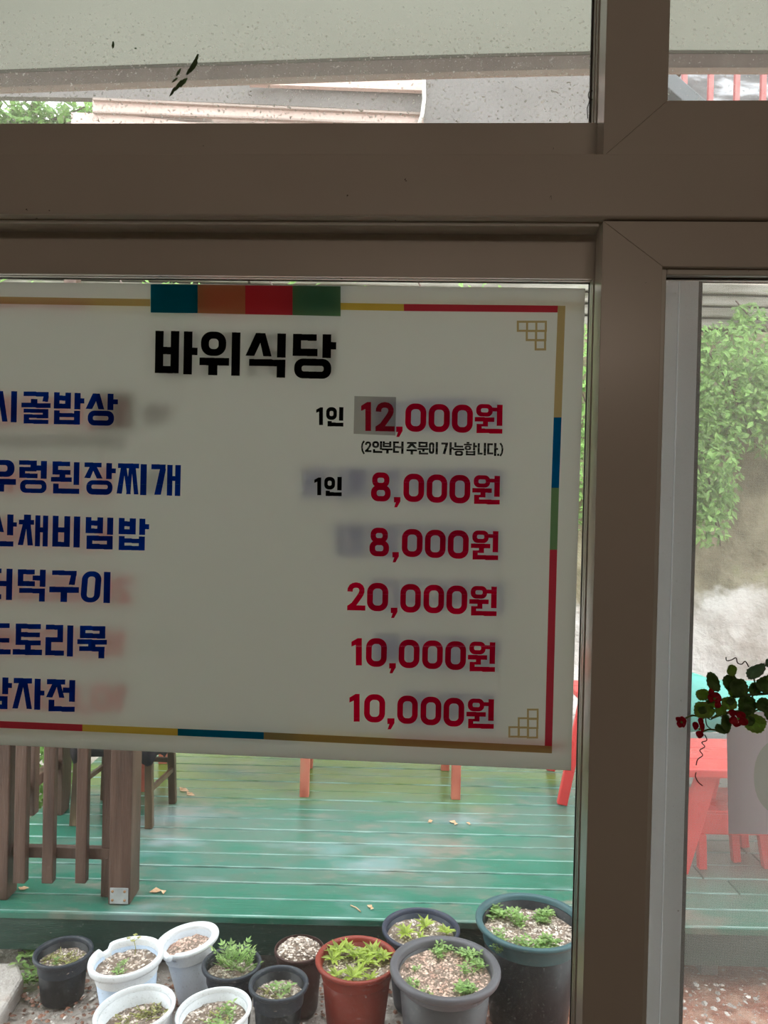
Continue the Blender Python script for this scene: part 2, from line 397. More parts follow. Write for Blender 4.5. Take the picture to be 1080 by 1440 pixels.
# --- the restaurant's name
T = Ink(200, 450, 3.724, .02, .018)
for a in ((68, 57, 111, 278), (149, 58, 193, 279), (100, 141, 160, 180), (100, 241, 160, 279), (217, 60, 262, 285), (255, 145, 290, 184),
          (300, 198, 455, 238), (346, 230, 394, 289), (468, 65, 513, 292), (707, 71, 752, 197), (560, 206, 750, 242), (704, 236, 749, 302),
          (790, 74, 914, 108), (788, 150, 918, 189), (789, 75, 832, 188), (944, 75, 989, 199), (980, 116, 1016, 154)): T.R(*a)
T.ring(308, 61, 440, 188, 350, 98, 400, 152); T.ring(796, 203, 990, 307, 835, 240, 950, 270)
T.P((596, 68), (645, 69), (678, 191), (634, 190), (619, 120), (587, 188), (541, 187))
T.build('lettering', FI['black'], BI['black'], 'large black restaurant name at the top of the board')
# --- dish names
L = Ink(0, 530, 5.4, .02, .02)
L.P((-22, 105), (24, 108), (58, 340), (17, 340), (0, 225), (-14, 338), (-60, 336))
for a in ((84, 109, 129, 345), (180, 113, 370, 148), (235, 168, 285, 204), (163, 198, 385, 234), (180, 243, 368, 273), (325, 265, 368, 295), (181, 285, 368, 313), (181, 305, 222, 335), (180, 325, 368, 356),
          (410, 117, 453, 241), (496, 120, 539, 242), (420, 142, 530, 180), (420, 203, 530, 241), (566, 122, 612, 247), (604, 163, 641, 202),
          (410, 254, 453, 360), (562, 257, 608, 362), (420, 275, 600, 306), (420, 327, 600, 361), (817, 128, 862, 252), (855, 171, 896, 208)): L.R(*a)
L.P((332, 146), (372, 146), (365, 190), (322, 187)); L.P((706, 126), (758, 127), (792, 247), (748, 246), (730, 185), (700, 244), (651, 243))
L.ring(667, 257, 866, 370, 706, 297, 823, 330); L.build('lettering', FI['blue'], BI['blue'], 'blue first dish name')
L = Ink(0, 635, 4.0, .02, .02)
L.ring(-60, 47, 82, 142, -22, 76, 42, 112)
for a in ((-80, 153, 90, 186), (-24, 180, 24, 225), (108, 50, 208, 75), (172, 70, 208, 95), (109, 87, 206, 111), (109, 105, 142, 130), (109, 123, 212, 149), (195, 78, 235, 107), (230, 53, 264, 153),
          (296, 56, 395, 82), (296, 58, 328, 128), (296, 103, 397, 130), (335, 125, 368, 150), (287, 144, 404, 170), (415, 60, 447, 188), (299, 180, 330, 234), (299, 208, 446, 237),
          (476, 62, 572, 88), (598, 65, 630, 155), (625, 95, 652, 122), (664, 67, 783, 94), (790, 71, 825, 245), (852, 72, 932, 100), (940, 75, 970, 248), (985, 76, 1016, 250), (960, 138, 995, 165)): L.R(*a)
L.ring(113, 160, 262, 233, 143, 185, 235, 208); L.ring(486, 162, 633, 243, 515, 187, 606, 210)
L.P((505, 86), (545, 86), (578, 152), (545, 152), (525, 108), (508, 150), (474, 148))
L.P((680, 90), (706, 90), (686, 237), (656, 236)); L.P((694, 90), (712, 90), (736, 240), (714, 240)); L.P((726, 90), (746, 90), (734, 240), (710, 240)); L.P((740, 90), (764, 90), (779, 241), (754, 241))
L.P((900, 98), (934, 98), (905, 243), (868, 243)); L.build('lettering', FI['blue'], BI['blue'], 'blue second dish name')
L = Ink(0, 710, 4.909, .02, .02)
L.P((-40, 62), (-2, 64), (28, 188), (-8, 186), (-22, 120), (-50, 186), (-90, 185)); L.P((158, 130), (212, 130), (228, 280), (191, 280), (182, 165), (160, 278), (123, 277))
for a in ((50, 66, 93, 210), (88, 120, 117, 150), (-80, 250, 93, 286), (-80, 205, -40, 284), (166, 67, 215, 108), (131, 103, 236, 136), (243, 72, 278, 286), (296, 74, 332, 287), (270, 155, 304, 190),
          (363, 75, 403, 288), (443, 78, 484, 290), (370, 155, 478, 190), (370, 255, 474, 289), (509, 80, 553, 294), (592, 84, 631, 195), (672, 86, 712, 197), (600, 108, 704, 143), (600, 163, 704, 196), (740, 88, 782, 206),
          (598, 213, 778, 248), (598, 270, 778, 306), (598, 215, 638, 304), (738, 216, 778, 305), (820, 90, 860, 202), (895, 93, 938, 204), (828, 113, 930, 148), (828, 168, 930, 203), (962, 95, 1003, 207), (998, 133, 1030, 168),
          (820, 215, 860, 312), (958, 218, 1000, 314), (830, 232, 990, 263), (830, 282, 990, 313)): L.R(*a)
L.build('lettering', FI['blue'], BI['blue'], 'blue third dish name')
L = Ink(0, 790, 5.4, .02, .02)
for a in ((-120, 50, 12, 85), (-120, 52, -78, 282), (-120, 245, 10, 282), (-4, 145, 55, 185), (48, 53, 94, 290), (136, 58, 265, 95), (136, 60, 178, 182), (136, 146, 266, 185), (248, 104, 310, 142), (303, 60, 347, 190),
          (146, 201, 342, 238), (297, 230, 341, 302), (397, 67, 583, 102), (375, 190, 600, 234), (460, 226, 510, 305), (788, 77, 838, 313)): L.R(*a)
L.P((540, 99), (581, 99), (568, 176), (522, 174)); L.ring(618, 72, 766, 308, 664, 112, 720, 272, k=.08); L.build('lettering', FI['blue'], BI['blue'], 'blue fourth dish name')
L = Ink(0, 865, 5.4, .02, .02)
for a in ((-110, 60, 74, 96), (-110, 62, -66, 206), (-110, 172, 72, 207), (-45, 200, 0, 265), (-120, 258, 82, 296), (120, 68, 162, 226), (120, 66, 311, 104), (120, 130, 304, 166), (120, 190, 310, 228), (190, 220, 235, 268), (97, 260, 320, 302),
          (349, 73, 480, 110), (437, 76, 480, 203), (347, 168, 478, 205), (345, 170, 390, 304), (344, 268, 486, 306), (510, 78, 556, 314), (608, 82, 800, 117), (608, 138, 800, 177), (608, 84, 650, 175), (756, 86, 800, 176),
          (588, 185, 812, 222), (670, 215, 725, 250), (602, 238, 795, 274), (748, 268, 793, 328)): L.R(*a)
L.build('lettering', FI['blue'], BI['blue'], 'blue fifth dish name')
L = Ink(0, 865, 5.4, .02, .02)
for a in ((18, 473, 64, 600), (56, 515, 92, 553), (-110, 468, -10, 505), (-100, 614, 58, 650), (-100, 676, 58, 712), (-100, 615, -60, 710), (14, 616, 58, 711), (105, 478, 244, 518), (262, 483, 308, 718), (300, 573, 338, 610),
          (357, 487, 496, 526), (478, 550, 535, 590), (526, 493, 571, 658), (369, 642, 413, 728), (369, 693, 568, 732)): L.R(*a)
L.P((-50, 500), (-10, 500), (-30, 595), (-75, 590)); L.P((144, 512), (210, 512), (243, 713), (203, 712), (177, 548), (136, 709), (94, 708)); L.P((398, 520), (462, 520), (490, 628), (450, 627), (432, 545), (398, 625), (350, 623))
L.build('lettering', FI['blue'], BI['blue'], 'blue sixth dish name')
# --- prices
def zero(I, x0, y0, x1, y1):
    w_ = x1 - x0; h_ = y1 - y0; I.ring(x0, y0, x1, y1, x0 + w_ * .275, y0 + h_ * .20, x1 - w_ * .275, y1 - h_ * .20)
def eight(I, x0, y0, x1, y1):
    w_ = x1 - x0; h_ = y1 - y0
    I.ring(x0 + w_ * .06, y0, x1 - w_ * .06, y0 + h_ * .53, x0 + w_ * .33, y0 + h_ * .185, x1 - w_ * .33, y0 + h_ * .36)
    I.ring(x0, y0 + h_ * .44, x1, y1, x0 + w_ * .29, y0 + h_ * .61, x1 - w_ * .29, y1 - h_ * .18)
def one(I, x0, y0, x1, y1):
    f = lambda u, v: (x0 + u * (x1 - x0), y0 + v * (y1 - y0)); I.P(f(0, .13), f(.60, 0), f(1, 0), f(1, 1), f(.42, 1), f(.42, .24), f(0, .31))
def two(I, x0, y0, x1, y1):
    w_ = x1 - x0; h_ = y1 - y0; f = lambda u, v: (x0 + u * w_, y0 + v * h_)
    I.stroke([f(.16, .33), f(.17, .24), f(.24, .155), f(.36, .11), f(.5, .10), f(.64, .115), f(.75, .165), f(.81, .25), f(.81, .33), f(.76, .42), f(.66, .52), f(.20, .93)], h_ * .19)
    I.R(x0 + w_ * .02, y0 + h_ * .82, x1, y1); I.P(f(.0, 1), f(.0, .84), f(.3, .7), f(.4, .95))
def comma(I, x0, y0, x1, y1):
    f = lambda u, v: (x0 + u * (x1 - x0), y0 + v * (y1 - y0)); I.P(f(0, 0), f(1, 0), f(1, .42), f(.48, 1), f(.05, 1), f(.28, .52), f(0, .52))
def won(I, x0, y0, x1, y1):
    w_ = (x1 - x0) / 174; h_ = (y1 - y0) / 183; X = lambda x: x0 + (x - 829) * w_; Y = lambda y: y0 + (y - 62) * h_
    I.ring(X(838), Y(60), X(942), Y(138), X(868), Y(86), X(914), Y(112))
    for a in ((829, 142, 952, 170), (880, 165, 912, 195), (935, 82, 975, 106), (968, 64, 1003, 196), (840, 184, 872, 240), (872, 184, 912, 200), (840, 214, 1002, 243)): I.R(X(a[0]), Y(a[1]), X(a[2]), Y(a[3]))
PR = [((430, 550, 3.724), 'first', [(one, 290, 57, 342, 209), (two, 365, 57, 465, 211), (comma, 473, 186, 507, 240), (zero, 521, 65, 631, 213), (zero, 643, 68, 754, 215), (zero, 765, 71, 875, 218), (won, 885, 70, 1030, 223)]),
      ((480, 655, 4.5), 'second', [(eight, 188, 42, 312, 225), (comma, 333, 198, 374, 263), (zero, 393, 50, 524, 229), (zero, 540, 55, 670, 234), (zero, 684, 58, 816, 238), (won, 829, 62, 1003, 245)]),
      ((480, 655, 4.5), 'third', [(eight, 178, 392, 302, 573), (comma, 323, 546, 364, 611), (zero, 383, 400, 514, 577), (zero, 529, 405, 660, 583), (zero, 674, 408, 806, 588), (won, 820, 412, 993, 597)]),
      ((480, 805, 4.5), 'fourth', [(two, 37, 62, 152, 240), (zero, 163, 66, 297, 245), (comma, 313, 223, 355, 288), (zero, 373, 73, 503, 254), (zero, 520, 78, 650, 258), (zero, 665, 83, 797, 264), (won, 810, 88, 983, 276)]),
      ((480, 805, 4.5), 'fifth', [(one, 64, 416, 130, 588), (zero, 156, 416, 288, 597), (comma, 303, 574, 345, 638), (zero, 363, 425, 495, 605), (zero, 512, 430, 642, 611), (zero, 657, 435, 789, 617), (won, 801, 440, 973, 629)]),
      ((400, 800, 2.571), 'sixth', [(one, 235, 452, 272, 552), (zero, 288, 453, 364, 555), (comma, 372, 540, 398, 580), (zero, 408, 458, 482, 560), (zero, 492, 462, 567, 565), (zero, 575, 466, 650, 570), (won, 658, 470, 757, 578)])]
for (o_, nm, L_) in PR:
    I = Ink(*o_, .022, .02)
    for f_, *a in L_: f_(I, *a)
    I.build('lettering', FI['red'], BI['red'], 'red %s price' % nm)
# --- small black notes
def in_(I, x0, y0, x1, y1):
    X = lambda u: x0 + u * (x1 - x0); Y = lambda v: y0 + v * (y1 - y0)
    I.ring(X(0), Y(0), X(.62), Y(.66), X(.2), Y(.2), X(.42), Y(.46))
    for a in ((.75, 0, 1, .70), (.08, .72, .32, 1), (.08, .80, 1, 1)): I.R(X(a[0]), Y(a[1]), X(a[2]), Y(a[3]))
I = Ink(430, 550, 3.724, .02, .02); one(I, 55, 85, 90, 178); in_(I, 107, 84, 197, 185)
I.build('lettering', FI['black'], BI['black'], 'small black per-person note')
I = Ink(430, 550, 3.724, .02, .02)
I.o = (400, 540, 2.571); one(I, 108, 338, 133, 402); in_(I, 144, 336, 207, 405)
I.build('lettering', FI['black'], BI['black'], 'small black per-person note')
class Small(Ink):
    def put(s, loops):
        ox, oy, sc_ = s.o; s.sh.append([[(ox + x / sc_, oy + (261 + .0155 * (x - 300) + y) / sc_) for x, y in L] for L in loops])
I = Small(430, 550, 3.724, 0, .02)
I.stroke([(306, 0), (297, 14), (294, 32), (297, 52), (306, 68)], 9); I.stroke([(1018, 0), (1027, 14), (1030, 32), (1027, 52), (1018, 68)], 9)
two(I, 310, 2, 344, 58); I.ring(348, 0, 384, 36, 359, 11, 373, 25)
for a in ((388, 0, 400, 44), (352, 42, 363, 62), (352, 51, 401, 62), (403, 0, 414, 31), (437, 0, 448, 31), (405, 8, 446, 16), (405, 22, 446, 32), (398, 37, 455, 47), (421, 42, 434, 64),
          (457, 0, 468, 60), (457, 0, 488, 10), (457, 24, 486, 34), (457, 50, 488, 60), (484, 26, 503, 35), (500, 0, 512, 64), (530, 2, 580, 12), (527, 40, 583, 50), (549, 46, 562, 67),
          (590, 0, 638, 10), (590, 19, 638, 29), (590, 2, 601, 28), (627, 2, 638, 28), (585, 33, 643, 42), (610, 40, 622, 52), (592, 46, 603, 66), (592, 56, 641, 66), (680, 0, 692, 64),
          (710, 2, 745, 12), (752, 0, 764, 66), (760, 26, 776, 36), (778, 0, 789, 26), (778, 17, 824, 27), (772, 32, 830, 41), (842, -3, 857, 6), (828, 7, 870, 15), (876, 0, 887, 40), (884, 14, 897, 24),
          (838, 42, 848, 67), (877, 42, 888, 67), (840, 46, 885, 53), (840, 58, 885, 67), (900, 2, 911, 62), (900, 52, 926, 62), (932, 0, 944, 66), (950, 2, 980, 12), (950, 2, 961, 60), (950, 50, 982, 60),
          (986, 0, 998, 68), (994, 26, 1007, 36), (1002, 56, 1013, 67)): I.R(*a)
I.P((548, 10), (562, 10), (584, 35), (570, 35), (555, 22), (543, 35), (527, 35)); I.P((732, 10), (745, 10), (730, 63), (717, 61))
I.ring(645, 2, 673, 62, 655, 14, 663, 50); I.ring(780, 44, 824, 70, 792, 52, 812, 61); I.ring(832, 17, 866, 39, 843, 24, 855, 32)
I.build('lettering', FI['black'], BI['black'], 'small black line in brackets under the first price')
# --- grey tape patch, coloured border, corner emblems
def polyink(name, pts, col, back=True, lab=None):
    I = Ink(); I.P(*pts); I.build(name, FI[col], BI[col] if back else None, lab)
def pk(name, pts, col, lab):      # single flat polygon on the front (plus back, mirrored)
    for side in (0, 1):
        b = MB(); vs = []
        for (px, py) in pts:
            p = wl(px, py, SY0); vs.append((2 * AX - p.x if side else p.x, SY1 + .0004 if side else SY0 - .0004, p.z))
        b.add(vs, [tuple(range(len(pts)))]); o = b.build(name, BI[col] if side else FI[col], sign)
        o['label'] = lab if not side else 'mirror-reversed print on the back of the board'
pk('tape_patch', [(498.5, 557), (557, 558.5), (556, 612.5), (497.3, 610)], 'tape', 'grey patch stuck over the first two digits')
for pts, col in (([(-110, 415.5), (211.5, 420.7), (211.5, 430.7), (-110, 425.5)], 'gold'), ([(212, 399.9), (278, 400.5), (278, 440.5), (212, 439.6)], 'teal'),
                 ([(278, 400.5), (345, 401.3), (345, 442), (278, 440.5)], 'orange'), ([(345, 401.3), (411.5, 402), (411.5, 443.3), (345, 442)], 'crimson'),
                 ([(411.5, 402), (479, 402.7), (479, 444.8), (411.5, 443.3)], 'green'), ([(479, 426), (568, 427.6), (568, 437.4), (479, 435.8)], 'yellow'),
                 ([(568, 427.6), (784.5, 430), (784, 439.5), (568, 437.4)], 'crimson'), ([(784.5, 430), (795, 430.2), (789.6, 587), (778.6, 587)], 'gold'),
                 ([(778.6, 587), (789.6, 587), (786, 686), (775.3, 686)], 'cobalt'), ([(775.3, 686), (786, 686), (783.5, 773), (773, 773)], 'green'),
                 ([(773, 773), (783.5, 773), (776.3, 1049), (766, 1048.5)], 'crimson'), ([(371, 1029.5), (766, 1048.5), (776.3, 1049), (776, 1059.2), (371, 1039.5)], 'brown'),
                 ([(250, 1024.5), (371, 1029.5), (371, 1039.5), (250, 1034.3)], 'teal'), ([(116, 1018.6), (250, 1024.5), (250, 1034.3), (116, 1028.2)], 'yellow'),
                 ([(-110, 1009.3), (116, 1018.6), (116, 1028.2), (-110, 1018.8)], 'crimson')):
    pk('border_stripe', pts, col, '%s stretch of the coloured border' % col)
def emblem(ox, oy, sc_, cells, u, v, th):
    I = Ink(ox, oy, sc_, .0, .0)
    for (cx, cy, cw, ch) in cells:
        for a in ((cx, cy, cx + cw, cy + th), (cx, cy + ch - th, cx + cw, cy + ch), (cx, cy, cx + th, cy + ch), (cx + cw - th, cy, cx + cw, cy + ch)): I.R(*a)
    I.build('corner_emblem', FI['gold'], BI['gold'], 'gold stepped lattice emblem')
c_ = 109; emblem(700, 430, 8.307, [(222, 175, 132, 130), (330, 175, 132, 130), (438, 175, 135, 130), (326, 283, 134, 130), (434, 283, 134, 130), (430, 392, 134, 130)], 0, 0, 24)
emblem(690, 970, 7.714, [(394, 204, 126, 122), (294, 298, 122, 122), (394, 302, 124, 122), (192, 395, 124, 122), (292, 398, 124, 122), (392, 404, 122, 124)], 0, 0, 20)

# ------------------------------------------------------------------ outdoors: ground
def gmat():
    mt, t, o = nodes('wet_yard_ground'); p = N(t, 'BsdfPrincipled'); co = coords(t)
    base = ramp(t, noise_t(t, co, 9, 8, .7), [(.3, (.18, .13, .11)), (.38, (.26, .215, .19)), (.48, (.44, .38, .34)), (.6, (.54, .48, .44)), (.68, (.42, .33, .29)), (.78, (.30, .30, .15))])
    red = ramp(t, noise_t(t, co, 9, 6, .65), [(.3, (.30, .085, .05)), (.5, (.42, .16, .10)), (.68, (.62, .36, .26))])
    s = N(t, 'SeparateXYZ'); t.links.new(co, s.inputs[0]); mr = N(t, 'MapRange'); mr.inputs[1].default_value = .1; mr.inputs[2].default_value = .5
    t.links.new(s.outputs[0], mr.inputs[0]); c = mixc(t, mr.outputs[0], base, red)
    pb = ramp(t, noise_t(t, co, 60, 3, .6), [(.60, (0, 0, 0)), (.66, (1, 1, 1))]); c = mixc(t, pb, c, (.60, .55, .50))
    t.links.new(c, p.inputs['Base Color']); p.inputs['Roughness'].default_value = .42
    b = N(t, 'Bump'); b.inputs['Strength'].default_value = .8; b.inputs['Distance'].default_value = .02
    t.links.new(noise_t(t, co, 35, 6), b.inputs['Height']); t.links.new(b.outputs[0], p.inputs['Normal']); t.links.new(p.outputs[0], o.inputs[0]); return mt
b = MB(); n1, n2 = 90, 60; vs = []
for j in range(n2 + 1):
    for i in range(n1 + 1):
        xx = -6 + 12 * i / n1; yy = 0.98 + 7.5 * (j / n2) ** 1.6
        vs.append((xx, yy, -.012 + .012 * noise.noise(Vector((xx * 3, yy * 3, 0)))))
b.add(vs, [(j * (n1 + 1) + i, j * (n1 + 1) + i + 1, (j + 1) * (n1 + 1) + i + 1, (j + 1) * (n1 + 1) + i) for j in range(n2) for i in range(n1)], True)
tag(b.build('ground', gmat()), kind='structure')
M['stone'] = pmat('pale_pebbles', [(.3, (.55, .48, .44)), (.7, (.88, .84, .80))], scale=20, rough=.45, island=.5)
def chips(b, cx, cy, rx, ry, z, n, s0, s1, ok=None):
    for _ in range(n):
        x_, y_ = cx + random.uniform(-rx, rx), cy + random.uniform(-ry, ry)
        if ok and not ok(x_, y_): continue
        s_ = random.uniform(s0, s1); Mx = Matrix.Translation((x_, y_, z(x_, y_) if callable(z) else z)) @ Matrix.Rotation(random.uniform(0, 6.3), 4, 'Z') @ Matrix.Rotation(random.uniform(-.5, .5), 4, 'X')
        a, c, h = s_, s_ * random.uniform(.5, .9), s_ * random.uniform(.3, .6)
        v = [Mx @ Vector(q) for q in ((a, 0, 0), (a * .3, c, 0), (-a * .8, c * .6, 0), (-a * .7, -c * .7, 0), (a * .4, -c, 0), (a * .1, 0, h))]
        b.add(v, [(0, 1, 5), (1, 2, 5), (2, 3, 5), (3, 4, 5), (4, 0, 5)])
b = MB(); chips(b, -1.4, 2.1, .75, .6, 0, 800, .003, .011); chips(b, 1.1, 2.3, .8, .45, 0, 900, .003, .014); chips(b, 0, 2.0, 1.2, .7, 0, 500, .002, .008)
tag(b.build('gravel', M['stone']), 'pale gravel and grit scattered over the wet yard ground', 'gravel', kind='stuff')
M['litter'] = pmat('red_brown_litter', [(.3, (.16, .06, .04)), (.7, (.40, .20, .13))], scale=30, rough=.5, island=.5)
b = MB(); chips(b, -1.0, 2.35, .55, .38, .001, 1100, .004, .013); chips(b, -.2, 2.45, .5, .25, .001, 500, .004, .014); chips(b, .4, 2.3, .3, .4, .001, 900, .004, .012)
tag(b.build('plant_litter', M['litter']), 'red-brown plant litter and dead leaves on the ground between the pots', 'litter', kind='stuff')
M['slab'] = pmat('pale_concrete', [(.3, (.42, .37, .34)), (.6, (.56, .51, .48)), (.75, (.48, .38, .33))], scale=9, rough=.6, bump=.6, bscale=60, specks=((.7, .68, .64), 90, .62))
p = at_z(34, 1372, .05)
b = MB(); b.prism([(-2.6, 1.2), (p.x - .02, 1.9), (p.x + .03, 2.3), (p.x, p.y), (p.x - .06, 2.70), (-2.6, 2.70)], lambda u, v, s: (u, v, s), -.02, .045)
tag(b.build('concrete_slab', M['slab'], bevel=.012), 'pale rough concrete slab on the ground left of the small black pot', 'slab')

# ------------------------------------------------------------------ deck
DZ = .21; DF = 2.735
def deckmat():
    mt, t, o = nodes('worn_green_deck_paint'); p = N(t, 'BsdfPrincipled')
    tc = N(t, 'TexCoord'); g = N(t, 'NewGeometry'); mp = N(t, 'Mapping'); t.links.new(g.outputs['Position'], mp.inputs[0]); mp.inputs['Scale'].default_value = (1, 2.2, 1); co = mp.outputs[0]
    base = ramp(t, noise_t(t, co, 1.4, 5, .6), [(.30, (.022, .135, .09)), (.45, (.03, .165, .115)), (.55, (.085, .165, .13)), (.64, (.045, .18, .14)), (.76, (.20, .21, .18))])
    wear = ramp(t, noise_t(t, co, 2.3, 7, .65), [(.52, (0, 0, 0)), (.66, (.85, .85, .85))]); c = mixc(t, wear, base, (.22, .20, .17))
    bl = ramp(t, noise_t(t, co, 1.7, 3, .5), [(.58, (0, 0, 0)), (.72, (.7, .7, .7))]); c = mixc(t, bl, c, (.24, .34, .36))
    # algae band further back
    s = N(t, 'SeparateXYZ'); t.links.new(g.outputs['Position'], s.inputs[0])
    al = ramp(t, s.outputs[1], [(0, (0, 0, 0)), (1, (0, 0, 0))])
    mr = N(t, 'MapRange'); mr.inputs[1].default_value = 3.6; mr.inputs[2].default_value = 4.1; t.links.new(s.outputs[1], mr.inputs[0])
    an = ramp(t, noise_t(t, co, 1.1, 4), [(.38, (0, 0, 0)), (.58, (.85, .85, .85))]); af = mixc(t, 1.0, mr.outputs[0], an, 'MULTIPLY')
    c = mixc(t, af, c, (.15, .23, .02))
    # bare grey planks towards the right
    mr2 = N(t, 'MapRange'); mr2.inputs[1].default_value = .95; mr2.inputs[2].default_value = 1.25; t.links.new(s.outputs[0], mr2.inputs[0])
    mr3 = N(t, 'MapRange'); mr3.inputs[1].default_value = 2.9; mr3.inputs[2].default_value = 3.2; t.links.new(s.outputs[1], mr3.inputs[0])
    gf = mixc(t, 1.0, mr2.outputs[0], mr3.outputs[0], 'MULTIPLY'); c = mixc(t, gf, c, (.17, .17, .15))
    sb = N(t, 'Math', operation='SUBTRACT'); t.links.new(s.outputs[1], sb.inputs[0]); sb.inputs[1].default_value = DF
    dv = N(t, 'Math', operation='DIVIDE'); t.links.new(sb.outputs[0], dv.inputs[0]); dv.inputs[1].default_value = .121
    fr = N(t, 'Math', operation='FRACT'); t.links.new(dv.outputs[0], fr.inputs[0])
    ed_ = ramp(t, fr.outputs[0], [(.0, (.9,) * 3), (.035, (.85,) * 3), (.06, (0,) * 3), (.975, (0,) * 3), (.99, (.3,) * 3)])  # pale line at each board joint: sky glint on the edges, put into the colour
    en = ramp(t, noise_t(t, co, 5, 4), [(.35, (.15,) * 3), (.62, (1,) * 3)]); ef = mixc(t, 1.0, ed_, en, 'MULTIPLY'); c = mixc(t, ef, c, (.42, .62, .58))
    t.links.new(c, p.inputs['Base Color'])
    rr = ramp(t, noise_t(t, co, 3, 4), [(.3, (.10,) * 3), (.7, (.26,) * 3)]); t.links.new(rr, p.inputs['Roughness'])
    b = N(t, 'Bump'); b.inputs['Strength'].default_value = .25; b.inputs['Distance'].default_value = .006
    mp2 = N(t, 'Mapping'); t.links.new(g.outputs['Position'], mp2.inputs[0]); mp2.inputs['Scale'].default_value = (1.5, 30, 1)
    t.links.new(noise_t(t, mp2.outputs[0], 4, 5), b.inputs['Height']); t.links.new(b.outputs[0], p.inputs['Normal'])
    t.links.new(p.outputs[0], o.inputs[0]); return mt
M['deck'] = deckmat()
M['fascia'] = pmat('dark_green_board', [(.3, (.008, .035, .026)), (.6, (.018, .06, .045)), (.8, (.05, .09, .075))], scale=3, sv=(1, 1, 12), rough=.45, bump=.3, bscale=30)
deck = empty('wooden_deck', (0, DF, 0)); tag(deck, 'raised green painted wooden deck of long wet boards behind the pots', 'deck')
DX0, DX1 = -1.60, 3.0; BW = .121; NB = 19
for i in range(NB):
    y0 = i * BW; jx = random.Random(i).uniform(1.15, 1.9) if i % 2 else random.Random(i).uniform(1.4, 2.4)
    jx = {0: 1.55, 1: 2.5, 2: 1.42}.get(i, jx)
    dz = random.uniform(-.0012, .0012)
    for (a, c) in ((DX0, jx - .002), (jx + .002, DX1)):
        b = MB(); lip = -.012 if i == 0 else 0
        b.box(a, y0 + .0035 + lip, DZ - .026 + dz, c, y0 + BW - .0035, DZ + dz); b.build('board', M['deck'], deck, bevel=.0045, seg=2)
b = MB(); b.box(DX0 + .01, .0, .068, DX1, .022, DZ - .0275); b.build('fascia', M['fascia'], deck, bevel=.003)
b = MB(); b.box(DX0 + .01, .03, .055, DX1, .05, .10)
for k in range(9): b.box(DX0 + .3 + k * .5, .06, 0, DX0 + .36 + k * .5, .12, DZ - .03)
for k in range(4): b.box(DX0 + .02, .06 + k * .7, .08, DX1, .11 + k * .7, DZ - .028)
b.build('joist', M['gasket'], deck)

# railing, built of its own pieces
M['brownwood'] = pmat('weathered_brown_wood', [(.3, (.045, .022, .015)), (.5, (.085, .044, .030)), (.7, (.13, .075, .055))], scale=4, sv=(6, 6, .6), rough=.45, bump=.3, bscale=30)
M['steel'] = pmat('galvanised_bracket', [(.3, (.30, .32, .33)), (.7, (.50, .52, .54))], scale=20, rough=.4)
M['rustwood'] = pmat('split_raw_wood', [(.3, (.30, .14, .06)), (.7, (.46, .26, .13))], scale=30, rough=.7)
rail = empty('deck_railing', (-1.0, 2.80, DZ)); tag(rail, 'brown wooden deck railing with vertical slats at the left end of the deck', 'railing')
def rb(name, x0, y0, z0, x1, y1, z1, mt=M['brownwood'], bevel=.004, par=rail):
    b = MB(); b.box(x0 + 1.0, y0 - 2.80, z0 - DZ, x1 + 1.0, y1 - 2.80, z1 - DZ); return b.build(name, mt, par, bevel=bevel)
def fx(px, py, d): return at_d(px, py, d).x
p0, p1 = fx(153, 1200, 2.79), fx(184, 1200, 2.79)
post = rb('post', p0, 2.79, DZ, p1, 2.90, 1.22)
rb('post', fx(150, 1150, 2.86) - .01, 2.84, DZ, p0 - .001, 2.885, 1.05, bevel=.002)
rb('bracket', p0 + .008, 2.786, DZ + .004, p1 - .006, 2.7895, DZ + .062, M['steel'], .001)
for sx_ in (p0 + .018, p1 - .018):
    for dz in (.018, .05):
        b = MB(); b.lathe([(.0045, 0), (.0045, .003), (.001, .004)], 10); o = b.build('screw', M['rustwood'], rail); o.rotation_euler = (math.pi / 2, 0, 0); o.location = (sx_ + 1, 2.786 - 2.80, dz)
xa, xb = -1.46, -1.36
rb('post', -1.46, 2.80, DZ, fx(11, 1200, 2.8), 2.88, 1.22)
zr = at_d(80, 1201, 2.83).z
rb('bottom_rail', -1.6, 2.835, zr - .02, p0 - .012, 2.865, zr + .022)
zt = at_d(80, 1046, 2.84).z
rb('top_rail', -1.6, 2.835, zt - .012, p0 - .012, 2.875, zt + .05)
rb('hand_rail', -1.6, 2.80, 1.15, p0 + .05, 2.90, 1.19)
for (a, c) in ((19.5, 36.5), (59.5, 75.5), (106.5, 122)):
    xa_, xb_ = fx(a, 1150, 2.80), fx(c, 1150, 2.80); zb = at_d(a, 1243, 2.80).z
    rb('slat', xa_, 2.80, zb, xb_, 2.834, 1.15)
# side run
sxx = -1.505
rb('side_rail', sxx - .02, 2.90, .42, sxx + .02, 3.56, .47); rb('side_rail', sxx - .02, 2.90, .95, sxx + .02, 3.56, 1.0)
rb('post', sxx - .05, 3.56, DZ, sxx + .04, 3.65, 1.15); rb('bracket', sxx - .045, 3.556, DZ, sxx + .0, 3.559, DZ + .05, M['steel'], .001)
for k, yy in enumerate((2.95, 3.10, 3.26, 3.42)): rb('side_slat', sxx + .021, yy, .33, sxx + .045, yy + .05, 1.14)

